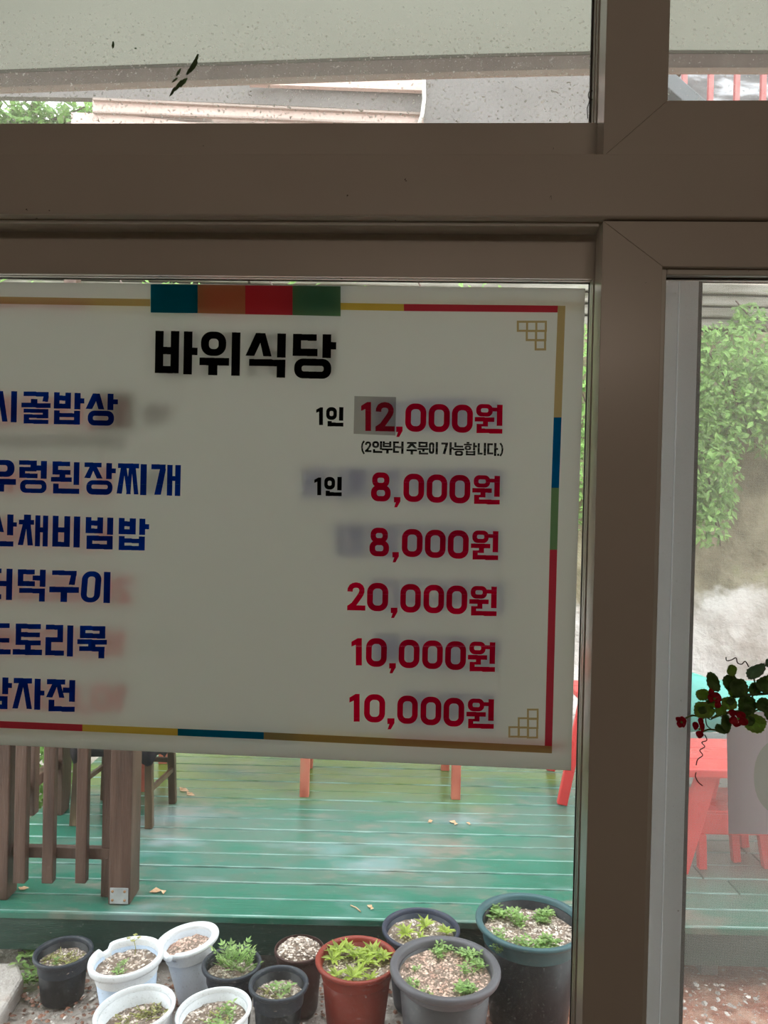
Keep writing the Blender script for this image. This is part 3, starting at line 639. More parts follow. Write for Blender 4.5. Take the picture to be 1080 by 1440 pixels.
# dry leaves and bits on the deck
M['dryleaf'] = pmat('dry_leaf', [(.3, (.42, .22, .10)), (.7, (.70, .50, .32))], scale=40, rough=.6)
for (px, py, s_, lab) in ((252, 1111, .035, 'farther dry leaf of the two beside the wooden chair leg'), (262, 1117, .03, 'nearer dry leaf of the two beside the wooden chair leg'),
                          (606, 1157, .022, 'leftmost of three small dry leaves on the middle of the deck'), (642, 1158, .026, 'middle one of three small dry leaves on the deck'), (661, 1159, .016, 'rightmost of three small dry leaves on the deck'),
                          (572, 1137, .0, ''), (27, 1251, .022, 'pale fallen leaf on the deck between the railing slats'), (228, 1252, .03, 'pale dry leaf on the front deck boards right of the big post'), (524, 1277, .018, 'small dry leaf at the front edge of the deck above the red-brown pot')):
    if not s_: continue
    q = at_z(px, py, DZ + .003); b = MB(); a = random.uniform(0, 6)
    d = Vector((math.cos(a), math.sin(a) * .6, .1))
    b.leaf(Vector((0, 0, 0)), d, Vector((0, -.2, 1)), s_ * 1.6, s_, .12); b.leaf(Vector((.004, 0, .001)), Vector((-d.y, d.x, .15)), Vector((.2, 0, 1)), s_, s_ * .7, .2)
    o = b.build('dry_leaf', M['dryleaf']); o.location = q; tag(o, lab, 'leaf', 'dry leaves on the deck')
q = at_z(493, 1273, DZ + .004); q2 = at_z(507, 1282, DZ + .004); b = MB(); b.tube([(0, 0, 0), (q2 - q) * .5 + Vector((.002, .006, 0)), q2 - q], .0022, 6); o = b.build('twig', M['dryleaf']); o.location = q
tag(o, 'short pale twig at the front edge of the deck', 'twig')
M['chipwood'] = M['rustwood']

# ------------------------------------------------------------------ chairs, bench, tables
M['chairwood'] = pmat('dark_varnished_wood', [(.3, (.045, .028, .018)), (.6, (.12, .075, .045)), (.75, (.22, .15, .09))], scale=5, sv=(3, 3, .8), rough=.35)
M['cushion'] = pmat('dark_purple_cloth', [(.3, (.035, .025, .035)), (.7, (.075, .055, .07))], scale=20, rough=.85, bump=.3)
def LG(px, py): q = at_z(px, py, DZ); return q
def chair(legs_px, lab):
    L_ = [LG(*a) for a in legs_px]; c = sum(L_, Vector()) / 4; t = empty('wooden_chair', (c.x, c.y, DZ)); tag(t, lab, 'chair')
    tops = []
    for i, l in enumerate(L_):
        b = MB(); q = l - c; q.z = 0; top = Vector((q.x * .92, q.y * .92, .40)); tops.append(top)
        b.bar(q, top, .034, .034, (0, 1, 0)); b.build('leg', M['chairwood'], t, bevel=.003)
    b = MB(); b.bar(L_[0] - c + Vector((0, 0, .17)), L_[2] - c + Vector((0, 0, .17)), .015, .022); b.build('stretcher', M['chairwood'], t)
    b = MB(); b.bar(L_[1] - c + Vector((0, 0, .17)), L_[3] - c + Vector((0, 0, .17)), .015, .022); b.build('stretcher', M['chairwood'], t)
    b = MB(); b.bar(L_[2] - c + Vector((0, 0, .21)), L_[3] - c + Vector((0, 0, .21)), .015, .022); b.build('stretcher', M['chairwood'], t)
    # seat with a draped cloth whose hem sags
    b = MB(); ring = []
    n = 40; hw, hd = .205, .205
    for k in range(n):
        a = 2 * math.pi * k / n; ca, sa = math.cos(a), math.sin(a); ex = .35
        ring.append((hw * math.copysign(abs(ca) ** ex, ca), hd * math.copysign(abs(sa) ** ex, sa)))
    vs = [(x_ * .55, y_ * .55, .475) for x_, y_ in ring] + [(x_ * .93, y_ * .93, .465) for x_, y_ in ring] + [(x_, y_, .43) for x_, y_ in ring] + [(x_ * (1.02 + .02 * math.sin(k * 1.7)), y_ * (1.02 + .02 * math.cos(k * 1.3)), .315 + .022 * math.sin(k * .9)) for k, (x_, y_) in enumerate(ring)] + [(x_ * .97, y_ * .97, .40) for x_, y_ in ring]
    fs = [tuple(range(n))] + [(i * n + k, i * n + (k + 1) % n, (i + 1) * n + (k + 1) % n, (i + 1) * n + k) for i in range(4) for k in range(n)] + [tuple(4 * n + k for k in range(n))]
    b.add(vs, fs, True); b.build('seat', M['cushion'], t)
    for s_ in (-1, 1):
        b = MB(); b.bar((s_ * .16, .17, .44), (s_ * .16, .23, .90), .03, .03, (0, 1, 0)); b.build('back_post', M['chairwood'], t, bevel=.003)
    b = MB(); b.box(-.145, .19, .62, .145, .215, .88); b.build('backrest', M['cushion'], t, bevel=.01)
chair([(104, 1160), (210, 1164), (147, 1124), (243, 1129)], 'dark wooden chair with a purple seat cloth behind the railing post')
M['rosewood'] = pmat('salmon_painted_wood', [(.3, (.42, .10, .07)), (.6, (.62, .20, .14)), (.8, (.45, .28, .18))], scale=7, sv=(2, 2, .7), rough=.4)
tb = empty('long_wooden_table', (-.42, 4.07, DZ)); tag(tb, 'long salmon painted wooden table standing on the deck behind the sign', 'table')
for (px, py) in ((200, 1114), (427.5, 1121.5), (641, 1125)):
    q = LG(px, py); X_ = q.x + .42
    for dy in (0, .42):
        b = MB(); b.box(X_ - .023 - (.02 if dy else 0), q.y - 4.07 + dy - .0, 0, X_ + .023 - (.02 if dy else 0), q.y - 4.07 + dy + .045, .66); b.build('leg', M['rosewood'], tb, bevel=.003)
    b = MB(); b.box(X_ - .018, q.y - 4.07 + .05, .56, X_ + .018, q.y - 4.07 + .42, .62); b.build('crossbar', M['rosewood'], tb, bevel=.003)
for k in range(4):
    b = MB(); b.box(-.95, -.24 + k * .15, .662, .95, -.24 + k * .15 + .14, .69); b.build('plank', M['rosewood'], tb, bevel=.004)

M['red'] = pmat('faded_red_paint', [(.3, (.66, .055, .055)), (.6, (.78, .085, .085)), (.8, (.72, .16, .15))], scale=8, rough=.35, rvar=.1)
M['log2'] = pmat('bare_grey_plank', [(.3, (.10, .10, .10)), (.7, (.18, .18, .18))], scale=6, sv=(1, 6, 1), rough=.6)
# red low bench seen through the right window
rbn = empty('red_bench', (1.55, 3.27, DZ)); tag(rbn, 'red painted plank bench with splayed plank legs behind the taped-up paper', 'bench')
zs = .66 - DZ
for k in range(3):
    b = MB(); b.box(-.36, -.20 + k * .145, zs - .035, .40, -.20 + k * .145 + .14, zs); b.build('seat_plank', M['red'], rbn, bevel=.006)
b = MB(); b.box(-.36, .24, zs - .035, .40, .335, zs - .004); b.build('grey_edge_plank', M['log2'], rbn, bevel=.004)['label'] = 'bare grey plank'
def slant(par, name, a, c, w_, th):     # plank leg, wide across X
    b = MB(); b.bar(a, c, w_, th, (0, 1, 0)); b.build(name, M['red'], par, bevel=.004)
slant(rbn, 'leg', (-.185, -.10, zs - .036), (-.315, -.13, .004), .085, .03)
slant(rbn, 'leg', (.10, -.10, zs - .036), (.21, -.16, .004), .085, .03)
slant(rbn, 'leg', (-.16, .17, zs - .036), (-.30, .22, .004), .06, .03)
slant(rbn, 'leg', (.10, .17, zs - .036), (.22, .22, .004), .06, .03)
b = MB(); b.bar((-.17, -.02, .15), (-.02, .16, zs - .04), .05, .02, (0, 1, 0)); b.build('brace', M['red'], rbn, bevel=.003)
# small red stool under and before it
rs = empty('red_stool', (1.47, 3.24, DZ)); tag(rs, 'low red stool tucked under the red bench', 'stool')
q1, q2 = LG(987, 1221), LG(1035, 1211)
for q in (q1, q2, q1 + Vector((.28, .02, 0)), q1 + Vector((.0, .20, 0)), q1 + Vector((.28, .22, 0))):
    v = Vector((q.x - 1.47, q.y - 3.24, 0)); b = MB(); b.bar(v, (v.x * .93 - .012, v.y * .9, .14), .034, .03, (0, 1, 0)); b.build('leg', M['red'], rs, bevel=.003)
b = MB(); b.box(-.20, -.055, .14, .20, .20, .232); b.build('apron', M['red'], rs, bevel=.006)
b = MB(); b.box(-.21, -.065, .233, .21, .21, .245); b.build('seat', M['red'], rs, bevel=.004)
# red trestle table further back with a turquoise cloth
rt = empty('red_trestle_table', (1.6, 4.1, DZ)); tag(rt, 'tall red table with splayed legs right of the sign', 'table')
q = LG(790, 1132); zt_ = .54
def V(x_, y_, z_): return (x_ - 1.6, y_ - 4.1, z_)
slant(rt, 'leg', V(q.x, q.y, .004), V(q.x + .135, q.y - .02, .76), .05, .03)
slant(rt, 'leg', V(q.x + .05, q.y + .5, .004), V(q.x + .13, q.y + .42, zt_ - .03), .05, .03)
slant(rt, 'leg', V(q.x + 1.5, q.y, .004), V(q.x + 1.40, q.y + .05, zt_ - .03), .05, .03)
slant(rt, 'leg', V(q.x + 1.5, q.y + .5, .004), V(q.x + 1.40, q.y + .42, zt_ - .03), .05, .03)
for k in range(3):
    b = MB(); y_ = q.y - .02 + k * .14; b.box(q.x + .09 - 1.6, y_ - 4.1, zt_ - .029, q.x + 1.5 - 1.6, y_ + .135 - 4.1, zt_); b.build('plank', M['red'], rt, bevel=.004)
M['turq'] = pmat('turquoise_sheet', [(.3, (.10, .50, .43)), (.7, (.16, .62, .54))], scale=4, rough=.5, bump=.2)
top_px = [(925, 941), (950, 942), (968, 944), (975, 946), (985, 949), (995, 953.5), (1004, 960), (1013, 961), (1025, 962), (1042, 962), (1062, 963), (1085, 964), (1120, 965), (1180, 966), (1300, 968)]
b = MB(); vs = []; m_ = 6; yf = q.y - .06
for (px, py) in top_px:
    tp = at_d(px, py, yf + .12); zb_ = DZ + zt_ + .004
    for (yy, zz) in ((yf + .50, zb_), (yf + .34, max(zb_, tp.z * .6 + zb_ * .4)), (yf + .12, tp.z), (yf + .03, tp.z * .8 + zb_ * .2), (yf, zb_ - .02), (yf - .004 - .006 * math.sin(px * .2), at_d(px, 1029, yf).z)): vs.append((tp.x, yy, zz))
n = len(top_px)
b.add(vs, [(j * m_ + i, j * m_ + i + 1, (j + 1) * m_ + i + 1, (j + 1) * m_ + i) for j in range(n - 1) for i in range(m_ - 1)], True)
o = b.build('tablecloth', M['turq']); tag(o, 'turquoise sheet heaped over the tall red table', 'sheet')
md = o.modifiers.new('thick', 'SOLIDIFY'); md.thickness = .003

# ------------------------------------------------------------------ plant pots
M['soil'] = pmat('dark_potting_soil', [(.3, (.15, .11, .085)), (.6, (.30, .22, .17)), (.75, (.46, .37, .30))], scale=60, rough=.8, bump=.9, bscale=120)
M['grit'] = pmat('soil_grit', [(.3, (.42, .31, .25)), (.7, (.88, .78, .70))], scale=30, rough=.55, island=.6)
M['gritred'] = pmat('reddish_grit', [(.3, (.46, .26, .19)), (.7, (.84, .64, .54))], scale=30, rough=.55, island=.55)
def leafmat(name, a, c, tr=.45): return pmat(name, [(.3, a), (.7, c)], scale=30, rough=.45, island=.5, trans=tr)
M['lf_green'] = leafmat('seedling_green', (.24, .44, .12), (.50, .68, .26))
M['lf_lime'] = leafmat('lime_leaf', (.36, .48, .07), (.54, .64, .16))
M['lf_dark'] = leafmat('vine_green', (.16, .36, .07), (.42, .62, .22))
M['lf_pale'] = leafmat('pale_leaf', (.42, .44, .14), (.60, .58, .26))
POTC = {'greyrim': (.11, .107, .122), 'slaterim': (.035, .042, .056), 'navyrim': (.035, .043, .075), 'tealrim': (.05, .115, .13), 'black': (.009, .010, .013), 'navy': (.02, .028, .05), 'white': (.80, .83, .87), 'bluewhite': (.56, .68, .86), 'greywhite': (.66, .70, .77), 'grey': (.065, .063, .07), 'brown': (.075, .035, .032), 'red': (.25, .035, .022), 'teal': (.035, .09, .095), 'slate': (.045, .05, .065)}
PM = {}
def potm(c, c2=None):
    if c not in PM:
        k = POTC[c]; PM[c] = pmat(c + '_plastic', [(.3, tuple(x * .8 for x in k)), (.6, k), (.78, tuple(min(1, x * 1.15 + .02) for x in k))], scale=6, sv=(1, 1, .5), rough=.42, spec=.35, specks=(tuple(min(1, x * 1.2 + .05) for x in k), 160, .70))
    return PM[c]
def seedling(par, kind, x_, y_, z_, s_):
    b = MB(); R_ = random.uniform
    if kind == 'star':        # lime rosette with pointed leaves
        b.tube([(0, 0, 0), (0, 0, .02 * s_)], .0015, 5)
        for k in range(15):
            a = k * 2.4; tl_ = R_(.15, .9); d = Vector((math.cos(a), math.sin(a), tl_)); b.leaf(Vector((0, 0, .012 * s_)), d, Vector((-math.cos(a) * tl_, -math.sin(a) * tl_, 1)), R_(.028, .046) * s_, .0125 * s_, .12)
        mt_ = M['lf_lime']
    elif kind == 'feather':   # marigold-like pinnate leaves
        for k in range(9):
            a = k * 2.4; tl_ = R_(.5, 1.5); d = Vector((math.cos(a), math.sin(a), tl_)).normalized(); L_ = R_(.05, .085) * s_; sd = d.cross(Vector((0, 0, 1))).normalized(); nn = sd.cross(d)
            b.tube([(0, 0, 0), d * L_ * .6 + Vector((0, 0, .003)), d * L_], .0009, 4)
            for j in range(5):
                q = d * L_ * (.4 + .14 * j)
                for s2 in (-1, 1): b.leaf(q, sd * s2 + d * .8, nn, .020 * s_ * (1.1 - .1 * j), .0065 * s_, .05)
            b.leaf(d * L_ * .95, d, nn, .018 * s_, .007 * s_, .05)
        mt_ = M['lf_green']
    elif kind == 'tuft':      # small round-leaf sprout
        for k in range(7):
            a = R_(0, 6.3); r_ = R_(0, .022) * s_; q = Vector((r_ * math.cos(a), r_ * math.sin(a), R_(.004, .022) * s_)); b.tube([(q.x * .4, q.y * .4, -.002), q], .0007, 4)
            for s2 in (0, 2.1, 4.2): b.leaf(q, Vector((math.cos(a + s2), math.sin(a + s2), .35)), Vector((0, 0, 1)), R_(.010, .018) * s_, .0075 * s_, .1)
        mt_ = M['lf_green']
    elif kind == 'straw':
        for k in range(13):
            a = R_(0, 6.3); q = Vector((R_(-.03, .03) * s_, R_(-.03, .03) * s_, 0)); d = Vector((math.cos(a), math.sin(a), R_(.1, .9))).normalized(); b.tube([q, q + d * R_(.02, .045) * s_], .0013, 4)
            b.leaf(q + d * .02 * s_, Vector((-d.y, d.x, .3)), Vector((0, 0, 1)), .014 * s_, .008 * s_, .1)
        mt_ = M['lf_pale']
    else:                     # stalk with round leaves on top
        b.tube([(0, 0, 0), (.004, 0, .03 * s_), (0, 0, .06 * s_)], .0012, 5)
        for k in range(4):
            a = k * 1.6; b.tube([(0, 0, .055 * s_), (.02 * math.cos(a) * s_, .02 * math.sin(a) * s_, .07 * s_)], .0007, 4)
            for s2 in (0, 1.6, 3.1, 4.7): b.leaf(Vector((.02 * math.cos(a) * s_, .02 * math.sin(a) * s_, .07 * s_)), Vector((math.cos(s2), math.sin(s2), .1)), Vector((0, 0, 1)), .011 * s_, .009 * s_, .05)
        mt_ = M['lf_pale']
    o = b.build('seedling', mt_, par); o.location = (x_, y_, z_); return o
def pot(cx, cy, hw, h, col, rimcol, lab, soil_d=.04, rb=.70, tilt=0, rimh=.013, rimw=.14, heap=0, grit='grit', plants=(), dens=1.0, notch=None, ng=240):
    q = at_z(cx, cy, h); r = hw * q.y / FPX
    t = empty('plant_pot', (q.x, q.y, 0.0), (0, tilt, 0)); tag(t, lab, 'plant pot', 'potted seedlings along the deck')
    if tilt: t.location = (q.x - h * math.sin(tilt) * 1, q.y, r * rb * abs(math.sin(tilt)) * .6)
    ri = r * (1 - rimw); rn = r * .95
    b = MB(); b.lathe([(ri * rb, 0), (ri * rb + .003, .006), (ri * .985, h - rimh * 1.05), (ri * .975, h - rimh * 1.05), (ri * rb, .012)], 48); b.build('body', potm(col), t)
    b = MB()
    prof = [(ri * .985, h - rimh), (r * .985, h - rimh * .95), (r, h - rimh * .6), (r, h - rimh * .25), (r * .985, h), (r * .94, h + .001), (ri * 1.03, h - .001), (ri, h - .006), (ri * .97, h - soil_d - .02)]
    b.lathe(prof, 64, cap0=False, wob=.006)
    if notch is not None:        # broken-out bite in the rim
        vs = []
        for v in b.v:
            a = math.atan2(v[1], v[0]); d = abs((a - notch + math.pi) % (2 * math.pi) - math.pi); k_ = max(0, 1 - (d / .20) ** 4)
            vs.append((v[0] * (1 - .04 * k_), v[1] * (1 - .04 * k_), v[2] - (.016 * k_ if v[2] > h - rimh * .7 else 0)))
        b.v = vs
    b.build('rim', potm(rimcol), t)
    rs_ = ri * .975; zs_ = h - soil_d
    zf = lambda x_, y_: zs_ + heap * max(0, 1 - (x_ * x_ + y_ * y_) / rs_ ** 2) + .006 * noise.noise(Vector((x_ * 40 + cx, y_ * 40, 3)))
    b = MB(); nn = 14; vs = [(0, 0, zf(0, 0))]; fs = []
    for i in range(1, 8):
        for k in range(28):
            a = 2 * math.pi * k / 28; x_, y_ = rs_ * i / 7 * math.cos(a), rs_ * i / 7 * math.sin(a); vs.append((x_, y_, zf(x_, y_)))
    for k in range(28): fs.append((0, 1 + k, 1 + (k + 1) % 28))
    for i in range(6):
        for k in range(28): fs.append((1 + i * 28 + k, 1 + (i + 1) * 28 + k, 1 + (i + 1) * 28 + (k + 1) % 28, 1 + i * 28 + (k + 1) % 28))
    b.add(vs, fs, True); b.build('soil', M['soil'], t)
    b = MB(); chips(b, 0, 0, rs_, rs_, zf, int(ng * 1.7 * dens * (r / .1) ** 2), .0025, .0078, lambda x_, y_: x_ * x_ + y_ * y_ < (rs_ * .96) ** 2)
    tag(b.build('grit', M[grit], t), kind='stuff')
    for (kind, u, v, s_) in plants: seedling(t, kind, u * rs_, v * rs_, zf(u * rs_, v * rs_), s_)
    return t
RR = random.Random(3)
def edge(kind, n, a0, a1, s0, s1, rr=.82): return [(kind, rr * RR.uniform(.82, 1.05) * math.cos(math.radians(RR.uniform(a0, a1))), rr * RR.uniform(.82, 1.05) * math.sin(math.radians(RR.uniform(a0, a1))), RR.uniform(s0, s1)) for _ in range(n)]
pot(89, 1337, 40, .155, 'black', 'slaterim', 'small black pot of dry yellowed sprouts beside the concrete slab, leftmost pot', .035, .80, plants=[('straw', -.3, .2, .8), ('straw', .3, .1, .8), ('straw', 0, -.3, .8), ('tuft', -.15, -.25, .8), ('straw', .6, -.2, .7), ('straw', -.6, 0, .6)])
pot(177, 1345, 51, .24, 'bluewhite', 'white', 'bluish white pot with a broken rim and thin sprout beside the leftmost black pot', .035, .72, tilt=-.07, notch=2.55, rimh=.022, plants=[('stalk', .1, .55, .85), ('tuft', -.1, .1, .8), ('tuft', 0, -.5, 1), ('tuft', -.25, -.3, .6)])
pot(263, 1321, 44, .205, 'greywhite', 'white', 'tilted narrow white pot with bare reddish soil and a wide rim', .035, .66, tilt=-.16, rimw=.24, notch=4.3, grit='gritred', heap=.012)
pot(326, 1353, 41.5, .20, 'black', 'slaterim', 'black pot with a feathery bright green seedling, right of the tilted white pot', .035, .72, plants=[('feather', .0, .1, 1.35), ('feather', .4, .0, 1.1), ('feather', -.3, .3, .9)])
pot(189, 1419, 56, .24, 'white', 'white', 'left one of two white pots side by side at the bottom edge', .05, .7, tilt=-.10, rimw=.10, plants=edge('straw', 3, 20, 120, .7, .9, .6) + [('tuft', .1, -.4, .9), ('straw', -.3, .2, .8)])
pot(300, 1421, 53, .24, 'white', 'white', 'right one of two white pots at the bottom edge, green weeds in it', .035, .7, tilt=-.08, rimw=.10, plants=[('tuft', .3, .3, 1.2), ('tuft', .45, 0, 1.2), ('tuft', .2, -.3, 1.3), ('tuft', -.1, -.5, 1), ('straw', 0, .2, .8)])
pot(392, 1381, 42, .22, 'black', 'slaterim', 'small dark pot with one seedling in front of the red-brown pot', .04, .72, plants=[('tuft', .1, 0, 1.6), ('straw', -.3, .1, .7), ('tuft', .3, .2, 1)])
pot(421, 1333, 35, .20, 'brown', 'brown', 'dark brown pot heaped with pale gritty soil, no plant', .012, .8, rimw=.06, rimh=.012, heap=.035, ng=420)
pot(502, 1347, 58.5, .25, 'red', 'red', 'red-brown pot crowded with lime green seedlings', .03, .74, rimw=.13, plants=[('star', -.55, .45, 1.25), ('star', -.3, .62, 1.0), ('star', -.7, .15, 1.1), ('star', -.1, .35, 1.0), ('star', .15, .3, 1.2), ('star', .45, .45, 1.2), ('star', .3, .05, 1.2), ('star', .75, .3, 1.1), ('star', -.1, -.7, 1.25), ('star', .4, -.7, .9), ('star', -.55, -.55, .9), ('star', .1, -.35, .9)])
pot(592, 1304, 55, .26, 'navy', 'navyrim', 'dark blue-black pot with three lime seedlings behind the large grey pot', .03, .72, rimw=.11, plants=[('star', -.45, -.1, 1.1), ('star', .15, .35, 1.1), ('star', .75, 0, 1.0), ('star', .0, -.3, .7)])
pot(626, 1358, 78, .31, 'grey', 'greyrim', 'large grey pot of gritty soil with tiny green sprouts round its edge', .03, .76, rimw=.15, rimh=.02, grit='gritred', ng=330, plants=edge('tuft', 5, 60, 100, .8, 1.3) + edge('tuft', 6, 0, 50, .9, 1.5) + edge('tuft', 5, 150, 240, .6, 1) + edge('tuft', 4, 285, 320, .8, 1.2, .7) + [('tuft', .35, -.7, 1.6), ('tuft', .3, -.62, 1.3)])
pot(746, 1293, 77, .33, 'black', 'tealrim', 'largest pot, black with a teal rim and leafy weeds, next to the window frame', .045, .78, rimw=.12, rimh=.015, grit='grit', ng=330, plants=edge('tuft', 12, 100, 190, 1.0, 1.8) + edge('tuft', 6, 190, 260, .8, 1.2) + edge('tuft', 7, 255, 300, 1.1, 1.8, .7) + edge('tuft', 7, 30, 80, 1, 1.6, .7))

# small weeds beside the slab
for (px, py, s_, lab) in ((45, 1376, 1.0, 'small green weed at the corner of the concrete slab'), (58, 1360, 1.4, 'taller weed between the slab and the leftmost black pot')):
    q = at_z(px, py, .0); t = empty('weed', q); t.location.z = 0; tag(t, lab, 'weed'); 
    for k in range(3): seedling(t, 'tuft', random.uniform(-.03, .03), random.uniform(-.02, .02), 0, s_ * 1.8)

# ------------------------------------------------------------------ back of the yard
def rockmat():
    mt, t, o = nodes('mossy_retaining_wall'); p = N(t, 'BsdfPrincipled'); co = coords(t)
    base = ramp(t, noise_t(t, co, 3.5, 8, .62), [(.28, (.09, .075, .045)), (.45, (.20, .165, .10)), (.6, (.33, .28, .19)), (.72, (.22, .24, .09))])
    pale = ramp(t, noise_t(t, co, 2.2, 6, .6), [(.32, (.36, .30, .26)), (.48, (.66, .60, .57)), (.7, (.78, .74, .72))])
    s = N(t, 'SeparateXYZ'); t.links.new(co, s.inputs[0]); nz = noise_t(t, co, 2.0, 5, .6)
    a = N(t, 'Math', operation='MULTIPLY_ADD'); t.links.new(nz, a.inputs[0]); a.inputs[1].default_value = 1.5; t.links.new(s.outputs[2], a.inputs[2])
    f = ramp(t, a.outputs[0], [(0, (1, 1, 1)), (1, (0, 0, 0))]); mr = N(t, 'MapRange'); mr.inputs[1].default_value = 1.95; mr.inputs[2].default_value = 1.80; t.links.new(a.outputs[0], mr.inputs[0])
    c = mixc(t, mr.outputs[0], base, pale); t.links.new(c, p.inputs['Base Color']); p.inputs['Roughness'].default_value = .7
    b = N(t, 'Bump'); b.inputs['Strength'].default_value = .7; b.inputs['Distance'].default_value = .05; t.links.new(noise_t(t, co, 14, 8), b.inputs['Height']); t.links.new(b.outputs[0], p.inputs['Normal'])
    t.links.new(p.outputs[0], o.inputs[0]); return mt
WYB = 5.25; b = MB(); vs = []; n1, n2 = 130, 50
for j in range(n2 + 1):
    for i in range(n1 + 1):
        xx = -5 + 10.5 * i / n1; zz = -.05 + 3.04 * j / n2
        dy = .16 * noise.noise(Vector((xx * 1.1, zz * 1.6, 5))) + .05 * noise.noise(Vector((xx * 4, zz * 5, 2))); vs.append((xx, WYB + dy + .08 * zz, zz))
b.add(vs, [(j * (n1 + 1) + i, j * (n1 + 1) + i + 1, (j + 1) * (n1 + 1) + i + 1, (j + 1) * (n1 + 1) + i) for j in range(n2) for i in range(n1)], True)
b.box(-5, WYB + .5, -.05, 5.5, WYB + 1.0, 2.98)
tag(b.build('retaining_wall', rockmat()), 'mossy earth and concrete retaining wall behind the deck', 'wall')
M['log'] = pmat('grey_weathered_timber', [(.3, (.10, .095, .06)), (.45, (.20, .18, .15)), (.62, (.30, .28, .24)), (.72, (.16, .20, .08))], scale=3, sv=(.6, 5, 5), rough=.75, bump=.5, bscale=20)
lg = empty('timber_edging', (0, WYB + .3, 3.045)); tag(lg, 'stacked grey weathered timbers along the top of the retaining wall', 'timber wall')
for k in range(4):
    for (a, c) in ((-5, -1.3 + .3 * (k % 2)), (-1.29 + .3 * (k % 2), 2.2 - .4 * (k % 2)), (2.21 - .4 * (k % 2), 5.5)):
        b = MB(); b.box(a, -.02 * k - .04, k * .078 - .04, c, .2, k * .078 + .032); b.build('timber', M['log'], lg, bevel=.012)
M['coping'] = pmat('beige_coping', [(.3, (.55, .48, .40)), (.7, (.66, .60, .52))], scale=5, rough=.7)
b = MB(); b.box(-5, 0, .27, 5.5, .2, .50); b.build('coping', M['coping'], lg, bevel=.01)
# terrace ground, rocks and the red rail above
M['tarp'] = pmat('grey_white_sheet', [(.3, (.05, .045, .045)), (.48, (.12, .11, .11)), (.58, (.36, .36, .38))], scale=2.5, sv=(1, 1, 2.5), rough=.6, bump=.6, bscale=6)
b = MB(); vs = []; n1, n2 = 60, 24
for j in range(n2 + 1):
    for i in range(n1 + 1):
        xx = -.2 + 6.0 * i / n1; u = j / n2; zz = 3.56 + 3.6 * u; yy = WYB + .55 + .9 * u + .12 * noise.noise(Vector((xx * 2, u * 6, 1))); vs.append((xx, yy, zz))
b.add(vs, [(j * (n1 + 1) + i, j * (n1 + 1) + i + 1, (j + 1) * (n1 + 1) + i + 1, (j + 1) * (n1 + 1) + i) for j in range(n2) for i in range(n1)], True)
b.box(-.2, WYB + 1.65, 3.2, 5.8, WYB + 1.9, 7.0)
tag(b.build('rocky_bank', M['tarp']), 'pale grey rocky bank behind the red terrace rail', 'bank')
M['pink'] = pmat('sunbleached_red_paint', [(.3, (.40, .10, .10)), (.7, (.48, .17, .16))], scale=10, rough=.4)
rr_ = empty('terrace_railing', (2.6, WYB + .35, 3.57)); tag(rr_, 'red painted metal terrace railing up behind the right window', 'railing')
yb = WYB + .35
for px in list(range(888, 1700, 37)):
    xx = fx(px, 122, yb); b = MB(); b.box(xx - 2.6 - .018, -.018, .02, xx - 2.6 + .018, .018, 1.46); b.build('baluster', M['pink'], rr_, bevel=.003)
b = MB(); b.box(1.55 - 2.6, -.02, 1.46, 3.2, .02, 1.51); b.build('top_rail', M['pink'], rr_); b = MB(); b.box(1.55 - 2.6, -.02, -.02, 3.2, .02, .02); b.build('bottom_rail', M['pink'], rr_)

# grey sloping downpipe / awning strut
M['zinc'] = pmat('grey_zinc', [(.3, (.09, .095, .10)), (.7, (.15, .155, .165))], scale=8, rough=.45)
b = MB(); a = at_d(892, 82, 3.0); c = at_d(982, 160, 3.0)
b.bar(a, c, .06, .09, (0, 1, 0)); b.bar(a + Vector((-.02, .1, -.12)), c + Vector((-.02, .1, -.12)), .05, .06, (0, 1, 0))
# carry the strut on to a post so that it stands on the ground
pend = at_d(1262, 403, 3.0); b.bar(c, pend, .06, .09, (0, 1, 0)); b.bar(pend, (pend.x, 3.0, DZ + .003), .06, .06, (0, 1, 0))
o = b.build('steel_strut', M['zinc'], bevel=.004); tag(o, 'grey sloping steel strut outside the upper right window', 'strut')

# vines
def vine(name, blobs, lab, mt_='lf_dark', cat='vine', size=(.035, .07), per=1.6, base=None):
    bx = base or blobs[0][:3]; t = empty(name, bx); tag(t, lab, cat, 'green growth behind the deck'); b = MB(); st = MB(); O = Vector(bx)
    for (x_, y_, z_, rx, ry, rz, n) in blobs:
        for _ in range(int(n * per)):
            while True:
                v = Vector((random.uniform(-1, 1), random.uniform(-1, 1), random.uniform(-1, 1)))
                if v.length < 1: break
            p_ = Vector((x_ + v.x * rx, y_ + v.y * ry, z_ + v.z * rz)) - O; a = random.uniform(0, 6.3)
            d = Vector((math.cos(a) * .8, -.35 + .3 * math.sin(a), -.6 + random.uniform(-.4, .6))); nr = Vector((random.uniform(-.5, .5), -.8, random.uniform(.1, 1)))
            L_ = random.uniform(*size); b.leaf(p_, d, nr, L_, L_ * random.uniform(.35, .6), .12)
        st.tube([Vector((x_ - rx * .6, y_, z_ + rz)) - O, Vector((x_, y_ - ry * .3, z_)) - O, Vector((x_ + rx * .5, y_, z_ - rz)) - O], .006, 5)
    tag(b.build('foliage', M[mt_], t), kind='stuff'); st.build('stem', M['brownwood'], t)
yv = WYB - .12
vine('hanging_vine', [(-3.6, yv, 2.2, .8, .25, .9, 900), (-2.5, yv, 2.4, .7, .25, .8, 800)], 'leafy vine hanging down the retaining wall, far left part', base=(-3, yv, 3.0))
vine('hanging_vine', [(-1.4, yv, 2.4, .7, .25, .8, 900), (-.4, yv, 2.5, .7, .25, .7, 900)], 'leafy vine hanging down the retaining wall behind the left half of the sign', base=(-1, yv, 3.0))
